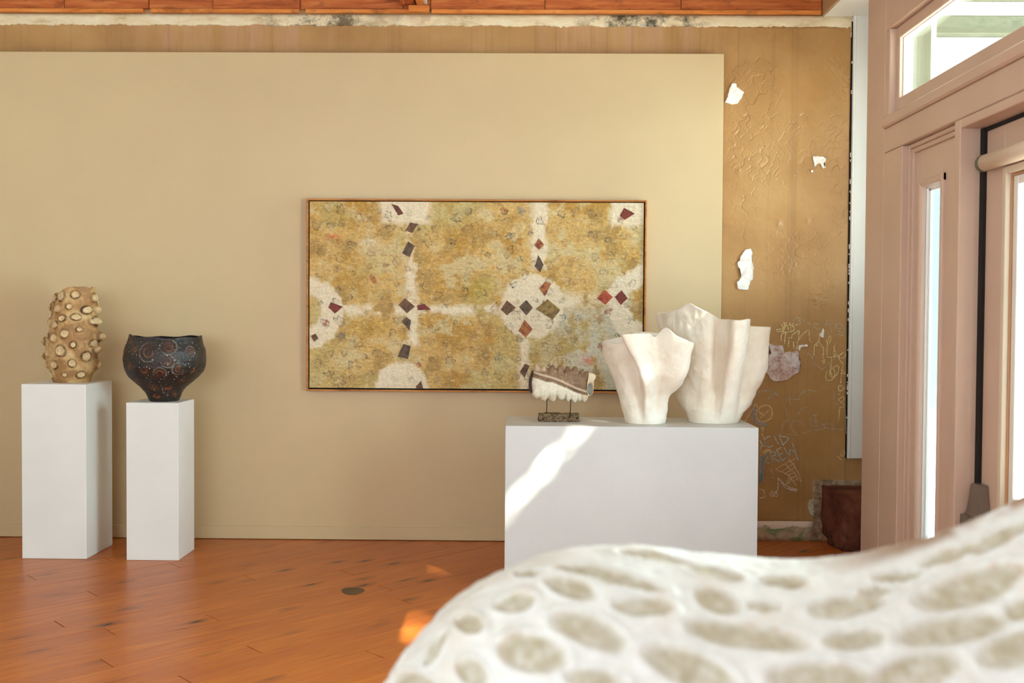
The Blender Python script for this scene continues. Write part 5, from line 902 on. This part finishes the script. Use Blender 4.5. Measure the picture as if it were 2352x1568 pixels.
folded_vase('smaller white hand-pinched vase with folded lobes beside the shell sculpture', .645, 5.25, LP+.0005,
    left=[(0, .106), (32*S1, .128), (67*S1, .145), (92*S1, .166), (122*S1, .192), (152*S1, .216), (185*S1, .228), (225*S1, .226)],
    right=[(0, .104), (32*S1, .116), (58*S1, .116), (70*S1, .128), (80*S1, .158), (92*S1, .178), (122*S1, .200), (172*S1, .212), (190*S1, .214), (225*S1, .214)],
    depth=[(0, .092), (60*S1, .105), (110*S1, .14), (190*S1, .165), (225*S1, .17)],
    rim=[(0, 187*S1), (12, 187*S1), (35, 196*S1), (60, 208*S1), (90, 211*S1), (120, 200*S1), (150, 192*S1), (175, 188*S1), (190, 186*S1), (218, 184*S1), (227, 186*S1), (235, 201*S1), (240, 206*S1), (258, 209*S1), (272, 209*S1), (279, 201*S1), (285, 201*S1), (292, 214*S1), (297, 224*S1), (302, 218*S1), (311, 203*S1), (324, 192*S1), (342, 187*S1)],
    ridges=[([(0, 268), (.2, 268), (.3, 262), (.40, 251), (.5, 245)], [(0, 13), (.2, 13), (.5, 12)], [(0, .0), (.06, .14), (.2, .34), (.30, .44), (.5, .52)]),
            ([(0, 318), (.3, 322), (.5, 326)], [(0, 22), (.5, 20)], [(0, 0), (.15, .0), (.19, .10), (.24, .22), (.35, .24), (.5, .24)])],
    valleys=[([(0, 243), (.2, 243), (.3, 237), (.40, 226), (.5, 219)], [(0, 15), (.2, 14), (.5, 10)], [(0, 0), (.06, -.12), (.2, -.30), (.3, -.42), (.5, -.56)]),
             ([(0, 302), (.2, 296), (.5, 281)], [(0, 14), (.5, 15)], [(0, 0), (.06, -.14), (.16, -.20), (.26, -.06), (.36, -.10), (.5, -.30)])], seed=3)
S2 = 5.25/2287
folded_vase('taller white hand-pinched vase with a front spout, right end of the plinth', 1.010, 5.31, LP+.0005,
    left=[(0, .126), (22*S2, .136), (42*S2, .168), (68*S2, .196), (80*S2, .200), (105*S2, .185), (150*S2, .205), (215*S2, .264), (250*S2, .278), (285*S2, .275)],
    right=[(0, .134), (22*S2, .162), (42*S2, .200), (72*S2, .225), (102*S2, .262), (132*S2, .286), (182*S2, .288), (215*S2, .298), (285*S2, .298)],
    depth=[(0, .115), (60*S2, .14), (150*S2, .17), (285*S2, .19)],
    rim=[(0, 221*S2), (25, 222*S2), (50, 228*S2), (75, 240*S2), (95, 258*S2), (110, 270*S2), (120, 277*S2), (130, 262*S2), (150, 254*S2), (180, 250*S2), (200, 252*S2), (214, 258*S2), (223, 266*S2), (229, 277*S2), (236, 267*S2), (246, 258*S2), (262, 246*S2), (274, 238*S2), (284, 238*S2), (298, 236*S2), (308, 240*S2), (316, 236*S2), (326, 224*S2), (345, 221*S2)],
    ridges=[([(0, 293), (.2, 294), (.3, 295), (.42, 298), (.6, 300)], [(0, 24), (.15, 17), (.3, 15), (.6, 14.5)], [(0, .0), (.06, .14), (.15, .34), (.25, .50), (.4, .60), (.6, .66)]),
            ([(0, 140), (.6, 140)], [(0, 24), (.6, 20)], [(0, 0), (.15, .05), (.6, .06)])],
    valleys=[([(0, 262), (.2, 266), (.6, 270)], [(0, 15), (.6, 14)], [(0, 0), (.06, -.14), (.2, -.36), (.4, -.46), (.6, -.46)]),
             ([(0, 327), (.6, 325)], [(0, 14), (.6, 12)], [(0, 0), (.06, -.10), (.25, -.28), (.6, -.42)])], tube=True, skew=(.78, .05), lean=.62, az_lim=345, seed=9)

# ---- shell sculpture on its stand
def shell_sculpture():
    yc = 5.30; sc = 5.30/2287/9.8; X = lambda x: (x-9.8*3.4)*sc+.00+(1200-1176)*5.30/2287-.0; 
    ox, oz = SHX, SHZ
    tx = lambda x: ox+x*sc; tz = lambda y: oz-y*sc
    b0 = tz(1432)
    e = empty('shell_sculpture', (tx(830), yc, b0), 'brown and cream scalloped shell fragment on two rods in a rough stone base', 'sculpture')
    up_ = [(250,300),(262,215),(285,160),(315,143),(350,165),(375,215),(405,246),(425,235),(460,190),(495,176),(525,200),(548,238),(572,252),(605,235),(640,185),(680,163),(715,180),(740,235),(756,262),(785,230),(820,175),(858,158),(895,170),(920,215),(932,275),(938,300),(960,240),(985,200),(1020,190),(1055,205),(1085,262),(1105,270),(1135,225),(1165,192),(1195,188),(1230,205),(1255,260),(1275,320),(1310,290),(1345,250),(1380,255),(1395,300),(1400,320),(1440,300),(1475,300),(1500,340)]
    dn = [(1500,870),(1480,920),(1440,985),(1405,1008),(1370,985),(1345,960),(1310,975),(1280,1000),(1255,975),(1248,940),(1235,985),(1200,1030),(1160,1015),(1125,975),(1105,940),(1080,965),(1040,1010),(1005,985),(975,890),(945,945),(890,968),(830,950),(795,920),(772,885),(765,940),(740,990),(695,1015),(640,995),(605,950),(572,925),(550,960),(500,998),(445,980),(415,935),(400,915),(360,930),(310,948),(265,915),(235,870),(222,830)]
    lf = [(232,760),(215,650),(210,560),(225,470),(240,400)]
    rg = [(1478,420),(1462,520),(1450,640),(1452,740),(1470,820)]
    pts = up_+rg+dn+lf
    P = np.array([(tx(x), tz(y)) for x, y in pts]); n0 = len(P)
    # resample
    seg = np.hypot(*(np.roll(P, -1, 0)-P).T); s = np.r_[0, np.cumsum(seg)]; q = np.linspace(0, s[-1], 520, endpoint=False)
    Pc = np.vstack([P, P[:1]]); Q = np.stack([np.interp(q, s, Pc[:, 0]), np.interp(q, s, Pc[:, 1])], -1)
    for _ in range(1): Q = (np.roll(Q, 1, 0)+2*Q+np.roll(Q, -1, 0))/4
    xm = np.clip(Q[:, 0], tx(420), tx(1300)); zm = tz(560+(xm-tx(420))/(tx(1300)-tx(420))*90); Mx = np.stack([xm, zm], -1)
    K = 18; rows = []
    for side, th in ((-1, .034), (1, .026)):
        rr = []
        for i in range(K):
            k = i/(K-1); A = Q*(1-k)+Mx*k; d = th*math.sqrt(max(0, 1-(1-k)**2))
            rr.append(np.stack([A[:, 0], yc+side*d+0*A[:, 0], A[:, 1]], -1))
        rows.append(rr if side == -1 else rr[1:])
    G = np.stack(rows[0][::-1]+rows[1], 1); nvt = G.shape[1]
    # flutes and the raised diagonal rib on the face
    u = (G[..., 0]-ox)/sc; v = (oz-G[..., 2])/sc
    rib = 315+(u-260)*.365+18*np.sin(u/160.); dr_ = v-rib
    fr = G[..., 1] < yc
    G[..., 1] -= fr*(.006*np.exp(-(dr_/26)**2)-.004*smooth01((dr_-20)/40)*smooth01((150-dr_)/60))
    G[..., 1] += .002*vnoise(G, 20, 3, 3)
    mixc = lambda c, kk, f: c*(1-f[..., None])+kk*f[..., None]
    nz = vnoise(G, 14, 4, 4); nf = vnoise(G, 50, 5, 3)
    c = np.ones(G.shape)*L3(142, 110, 82); c = mixc(c, L3(112, 80, 56), smooth01(nz+.1)*.7); c = mixc(c, L3(196, 168, 136), smooth01(nf-.3)*.6)
    c = mixc(c, L3(214, 190, 160), smooth01((330-v)/60)*smooth01((560-u)/60)*.8)
    low = smooth01((dr_-95-14*nz+(u-800)*.04)/18); c = mixc(c, L3(233, 222, 200), low)
    c = mixc(c, L3(222, 202, 172), np.exp(-(dr_/22)**2))
    c = mixc(c, L3(206, 172, 128), smooth01((v-800+30*nz)/80)*smooth01((900-u)/200)*.55); c = mixc(c, L3(206, 172, 128), smooth01((u-1290)/60)*low*smooth01((950-v)/40)*.6)
    o = np_mesh('shell_body', G.reshape(-1, 3), gridfaces(len(Q), nvt, True), attr_mat('weathered_shell', .55, .14, 60, .3, 80), e, (tx(850), yc, tz(580)), True, c.reshape(-1, 3))
    bm = bmesh.new(); bm.from_mesh(o.data); bmesh.ops.remove_doubles(bm, verts=bm.verts, dist=1e-5); bmesh.ops.recalc_face_normals(bm, faces=bm.faces)
    bm.to_mesh(o.data); bm.free()
    SH = attr_mat('shell_lip', .5, .1, 60, .2, 80)
    # open lip on the right: a flattened ring of shell
    ring = [(1480,330),(1560,345),(1625,360),(1662,410),(1640,470),(1605,520),(1608,640),(1600,740),(1590,800),(1530,850),(1480,870),(1456,800),(1448,690),(1455,560),(1475,450)]
    R0 = np.array([(tx(x), tz(y)) for x, y in ring]); cc = np.array([tx(1530), tz(690)])
    prof = [(1.0, .020), (1.0, -.016), (.93, -.022), (.74, -.018), (.62, .004), (.58, .022)]; vs = []; hole = np.array([tx(1528), tz(705)])
    m = 60; ss = np.r_[0, np.cumsum(np.hypot(*(np.roll(R0, -1, 0)-R0).T))]; qq = np.linspace(0, ss[-1], m, endpoint=False); Rc = np.vstack([R0, R0[:1]]); RR = np.stack([np.interp(qq, ss, Rc[:, 0]), np.interp(qq, ss, Rc[:, 1])], -1)
    for _ in range(2): RR = (np.roll(RR, 1, 0)+2*RR+np.roll(RR, -1, 0))/4
    inner = np.array([(tx(1522)+.5*(tx(1590)-tx(1455))*.92*math.cos(a), tz(705)+.5*(tz(580)-tz(838))*math.sin(a)) for a in np.arctan2(RR[:, 1]-hole[1], (RR[:, 0]-hole[0])*1.6)])
    Gl = np.stack([np.stack([A[:, 0], np.full(m, yc+dy), A[:, 1]], -1) for A, dy in ((RR, .020), (RR, -.012), (RR*.8+inner*.2, -.020), (RR*.25+inner*.75, -.016), (inner, -.006), (inner*.97+hole*.03, .024))], 1)
    cl = np.ones(Gl.shape)*L3(226, 206, 174); cl = mixc(cl, L3(190, 152, 112), smooth01(vnoise(Gl, 14, 7))*.6); cl[:, 4:] = L3(206, 202, 190)
    np_mesh('shell_lip', Gl.reshape(-1, 3), gridfaces(m, 6, True), SH, e, (tx(1530), yc, tz(600)), True, cl.reshape(-1, 3))['label'] = 'open pale lip of the shell'
    wall_fill = np.array([[p[0], yc+.022, p[1]] for p in inner*1.05-hole*.05]); np_mesh('shell_lining', wall_fill, [list(range(m))], paint_mat('shell_lining', lin(186, 184, 170), .1, .5, .2, 60), e, (tx(1530), yc, tz(700)), False)
    # dark back layer showing at the left edge
    bk = [(250,285),(205,330),(165,440),(148,520),(140,640),(148,730),(160,775),(205,808),(235,800),(300,700),(300,380)]
    bm = bmesh.new(); A = [bm.verts.new((tx(x), yc+.010, tz(y))) for x, y in bk]; B = [bm.verts.new((tx(x), yc+.034, tz(y))) for x, y in bk]
    bm.faces.new(A); bm.faces.new(B[::-1])
    for i in range(len(bk)): bm.faces.new((A[i], A[(i+1) % len(bk)], B[(i+1) % len(bk)], B[i]))
    bmesh.ops.recalc_face_normals(bm, faces=bm.faces); bmesh.ops.bevel(bm, geom=list(bm.edges), offset=.002, segments=2, affect='EDGES')
    from_bm('shell_back', bm, paint_mat('dark_shell', lin(70, 46, 32), .2, .6, .3, 60), e, (tx(200), yc, tz(550)))['label'] = 'dark brown back layer'
    METAL = paint_mat('dark_rod_metal', lin(44, 34, 30), .1, .4, .05, 60); METAL.node_tree.nodes['Principled BSDF'].inputs['Metallic'].default_value = .8
    for xt, xb_ in ((565, 548), (1098, 1085)):
        bm = bmesh.new(); r_ = .0021; rings = []
        for j in range(5):
            s_ = j/4; cxx = tx(xb_)+(tx(xt)-tx(xb_))*s_; z = tz(1290)+(tz(890)-tz(1290))*s_
            rings.append([bm.verts.new((cxx+r_*math.cos(a), yc+r_*math.sin(a), z)) for a in np.linspace(0, 2*math.pi, 11)[:-1]])
        for A, B in zip(rings[:-1], rings[1:]):
            for i in range(10): bm.faces.new((A[i], A[(i+1) % 10], B[(i+1) % 10], B[i]))
        bm.faces.new(rings[0][::-1]); bm.faces.new(rings[-1])
        from_bm('rod', bm, METAL, e, (tx(xb_), yc, tz(1290)), True)
    st = rough_mat('rough_base_stone', [(.36, lin(34, 26, 18)), (.46, lin(104, 84, 58)), (.54, lin(150, 122, 92)), (.64, lin(60, 48, 34))], 60, .9)
    rough_box('stone_base', (tx(375), tx(1278), yc-.040, yc+.045, b0, tz(1262)), st, e, .0035, (24, 8, 6), (tx(830), yc, b0), 22, 12)
SHX, SHZ = -0.0066, 1.2071
shell_sculpture()

# ---- foreground vessel
def vessel_surface(S, PH):
    """S along the length 0..1, PH angle 0..2pi -> xyz arrays"""
    xs = np.array([-.245,-.240,-.225,-.190,-.15,-.07,.02,.09,.18,.30,.43,.52,.59,.68,.76,.87,.98,1.06,1.11,1.13])
    zt = np.array([.730,.775,.825,.885,.938,1.000,1.040,1.056,1.054,1.040,1.033,1.046,1.067,1.103,1.147,1.198,1.22,1.17,1.05,.86])
    zb = np.array([.740,.690,.650,.600,.565,.535,.515,.508,.502,.50,.50,.50,.50,.50,.502,.51,.53,.57,.64,.86])
    w  = np.array([.0,.085,.135,.185,.22,.26,.285,.295,.295,.29,.285,.285,.285,.285,.28,.265,.225,.17,.10,.0])
    k = np.linspace(0, 1, len(xs))
    def sm(a):
        f = np.interp(np.linspace(0,1,800), k, a)
        for _ in range(3):
            g = np.pad(f, 14, mode='reflect', reflect_type='odd'); f = np.convolve(g, np.ones(29)/29, 'valid')
        return np.interp(S, np.linspace(0,1,800), f)
    X, ZT, ZB, Wd = sm(xs), sm(zt), sm(zb), np.maximum(sm(w), 0.0004)
    zc = ZB + (ZT-ZB)*.45
    pin = np.clip((X-.38)/.35, 0, 1); pin = pin*pin*(3-2*pin)
    c, s = np.cos(PH), np.sin(PH)
    up = np.clip(s, 0, 1)
    e = 1 + 1.1*pin*up
    y = 1.52 + Wd*np.sign(c)*np.abs(c)**e*(1+.04*np.sin(9*X+2*PH)) + .05*np.sin(3.2*X+.5)
    z = np.where(s > 0, zc+(ZT-zc)*np.abs(s)**.92, zc+(zc-ZB)*np.sign(s)*np.abs(s)**.8)
    z = z + .006*np.sin(14*X+3*PH)*np.cos(PH)**2
    return np.stack([X, y, z], -1)

def spotted_vessel():
    ns, nph = 640, 300
    S, PH = np.meshgrid(np.linspace(0, 1, ns), np.linspace(0, 2*np.pi, nph, endpoint=False), indexing='ij')
    P = vessel_surface(S, PH)
    dS, dP = np.gradient(P, axis=0), np.roll(P, -1, 1)-np.roll(P, 1, 1)
    N = np.cross(dP, dS); N /= np.linalg.norm(N, axis=-1)[..., None]+1e-12
    cen = P.mean(1, keepdims=True); N *= np.sign((N*(P-cen)).sum(-1))[..., None]
    m = np.zeros(S.shape); rim = np.zeros(S.shape); nz = vnoise(P, 7, 2, 3); nf = vnoise(P, 40, 3, 3)
    ov = [np.array(o) for o in OVALS]; r = np.random.RandomState(2)
    # more hollows on the sides the photograph does not show
    for k in range(900):
        i, j = r.randint(25, ns-25), r.randint(nph); p = P[i, j]
        if N[i, j, 1] < -.15 and p[2] > .88 or N[i, j, 2] > .75: continue
        if any(np.linalg.norm(p-o[:3]) < .105 for o in ov): continue
        a = dS[i, j]/np.linalg.norm(dS[i, j]); b = np.cross(N[i, j], a); ov.append(np.r_[p, a/r.uniform(.045, .06), b/r.uniform(.022, .03)])
        if len(ov) > 110: break
    for o in ov:
        q = P-o[:3]; near = (np.abs(q).max(-1) < .2)
        d = np.sqrt((q@o[3:6])**2+(q@o[6:9])**2)*(1+.07*nz+.03*nf); d = np.where(near, d, 9)
        m = np.maximum(m, smooth01((1.12-d)/.42)); rim = np.maximum(rim, np.exp(-((d-1.12)/.16)**2))
    mixc = lambda c, k, f: c*(1-f[..., None])+k*f[..., None]
    col = np.ones(P.shape)*L3(243, 241, 235); col = mixc(col, L3(230, 216, 196), smooth01(nz*.9)*.35)
    col = mixc(col, L3(192, 180, 152), m*np.clip(.82+.25*nf, 0, 1)); col = mixc(col, L3(190, 146, 96), smooth01(1-np.abs(m-.45)*3.2)*.45*smooth01(.5+nz))
    crest = smooth01((P[..., 0]-.42)/.2)*smooth01((np.sin(PH)-.955)/.035); col = mixc(col, L3(150, 104, 58), crest*.85*smooth01(.8+nz))
    O = P-N*(.0038*m)[..., None]+N*(.0035*rim*(1-m)+.003*nz+.0008*nf)[..., None]
    O[..., 2] = np.maximum(O[..., 2], .5)
    o = np_mesh('ceramic_vessel', O.reshape(-1, 3), np.concatenate([gridfaces(nph, ns, True)*0]) if False else _vf(ns, nph), attr_mat('chalky_spotted_clay', .6, .08, 40, .2, 60), None, (.40, 1.52, .50), True, col.reshape(-1, 3))
    tag(o, 'large blurred white ceramic vessel with beige oval hollows in the foreground', 'vessel')
def _vf(ns, nph):
    i = np.arange(ns-1); j = np.arange(nph); I, J = np.meshgrid(i, j, indexing='ij'); J2 = (J+1) % nph
    return np.stack([I*nph+J, (I+1)*nph+J, (I+1)*nph+J2, I*nph+J2], -1).reshape(-1, 4)
spotted_vessel()

# ---- sandstone block in the corner
def sandstone():
    t = NT('red_sandstone'); p = t.pos(); f = t.noise(p, 7, 7, .65); g = t.noise(p, 60, 5, .7); x, y, z = t.sep(p)
    c = t.ramp(f, [(.3, lin(78, 42, 30)), (.5, lin(106, 60, 44)), (.7, lin(136, 84, 62))])
    c = t.mix(t.math('MULTIPLY', t.ramp(g, [(.62, 0.), (.72, 1.)]), .4), c, lin(196, 150, 122))
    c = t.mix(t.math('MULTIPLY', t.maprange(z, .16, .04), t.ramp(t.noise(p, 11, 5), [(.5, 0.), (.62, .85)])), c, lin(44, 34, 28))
    m = t.fin(c, .85, t.bump(g, .4, .006, t.bump(f, .7, .03)), .2)
    bm = bmesh.new(); bbox(bm, 1.965, 2.28, 6.085, WY-.008, 0, .36)
    for ax, n in enumerate((14, 14, 18)):
        es = [e for e in bm.edges if abs((e.verts[0].co-e.verts[1].co).normalized()[ax]) > .99]
        bmesh.ops.subdivide_edges(bm, edges=es, cuts=n-1, use_grid_fill=True)
    P = np.array([v.co[:] for v in bm.verts]); n1, n2, n3 = vnoise(P, 5, 31), vnoise(P, 5, 32), vnoise(P, 14, 33)
    for v, a, b, c_ in zip(bm.verts, n1, n2, n3):
        z0 = v.co.z; low = max(0, 1-z0/.14)
        if v.co.x < 2.1: v.co.x += .005*b+.004*c_-.055*(v.co.y-6.085)/.28+.035*low*max(0, a+.3)
        if v.co.y < 6.2: v.co.y += .004*a+.003*c_+.02*low*max(0, b+.2)
        if z0 > .3: v.co.z += -.05*(v.co.y < 6.10)*0+.004*c_-.012*max(0, (6.14-v.co.y)/.06)
    o = from_bm('sandstone_block', bm, m, None, (2.1, 6.23, 0), True)
    tag(o, 'rough red-brown sandstone block on the floor below the white casing', 'stone block')
sandstone()

# ---- roller blind over the door glass
def roller_blind():
    e = empty('roller_blind', (1.925, 4.21, 2.075), 'rolled-up cream roller blind at the top of the pink door', 'blind')
    FAB = paint_mat('blind_fabric', lin(232, 214, 196), .02, .7, .1, 90); r = .0345; cx, cz = 1.927, 2.078
    def cyl(name, y0, y1, rad, mat, n=40):
        bm = bmesh.new(); A = [bm.verts.new((cx+rad*math.cos(i/n*6.2832), y0, cz+rad*math.sin(i/n*6.2832))) for i in range(n)]; B = [bm.verts.new((v.co.x, y1, v.co.z)) for v in A]
        bm.faces.new(A); bm.faces.new(B[::-1])
        for i in range(n): bm.faces.new((A[i], A[(i+1) % n], B[(i+1) % n], B[i]))
        bmesh.ops.recalc_face_normals(bm, faces=bm.faces)
        o = from_bm(name, bm, mat, e, (cx, y0, cz))
        for p in o.data.polygons: p.use_smooth = len(p.vertices) == 4
        return o
    cyl('fabric_roll', 3.46, 4.205, r, FAB); CAP = paint_mat('grey_green_cap', lin(112, 110, 88), .1, .4, .05, 60)
    cyl('end_cap', 4.207, 4.226, r*1.06, CAP); cyl('end_cap', 3.44, 3.458, r*1.06, CAP)
    for y in (4.228, 3.432): boxo('bracket', (1.905, 1.9615, y-.003, y+.003, 2.05, 2.11), CAP, e, .002, (1.94, y, 2.08))
roller_blind()

# ---- grey metal lock cover at the foot of the door gap
def lock_cover():
    GM = paint_mat('grey_metal', lin(132, 118, 106), .1, .36, .1, 50); GM.node_tree.nodes['Principled BSDF'].inputs['Metallic'].default_value = .55
    e = empty('lock_cover', (1.935, 4.25, .45), 'grey metal bolt cover standing at the bottom of the black door gap', 'bolt cover')
    boxo('case', (1.885, 1.9605, 4.155, 4.298, .44, .588), GM, e, .004, (1.92, 4.22, .5), seg=2)
    bm = bmesh.new()
    lv = [(.588, 1.900, 1.9605, 4.165, 4.296), (.605, 1.908, 1.9605, 4.176, 4.288), (.66, 1.914, 1.9605, 4.190, 4.282), (.715, 1.918, 1.9605, 4.198, 4.277), (.724, 1.923, 1.9605, 4.204, 4.272)]
    rings = [[bm.verts.new(q) for q in ((a, d, z), (b, d, z), (b, c, z), (a, c, z))] for z, a, b, c, d in lv]
    for A, B in zip(rings[:-1], rings[1:]):
        for i in range(4): bm.faces.new((A[i], A[(i+1) % 4], B[(i+1) % 4], B[i]))
    bm.faces.new(rings[-1]); bm.faces.new(rings[0][::-1]); bmesh.ops.recalc_face_normals(bm, faces=bm.faces)
    bmesh.ops.bevel(bm, geom=list(bm.edges), offset=.003, segments=2, affect='EDGES')
    from_bm('hood', bm, GM, e, (1.93, 4.24, .6))
lock_cover()
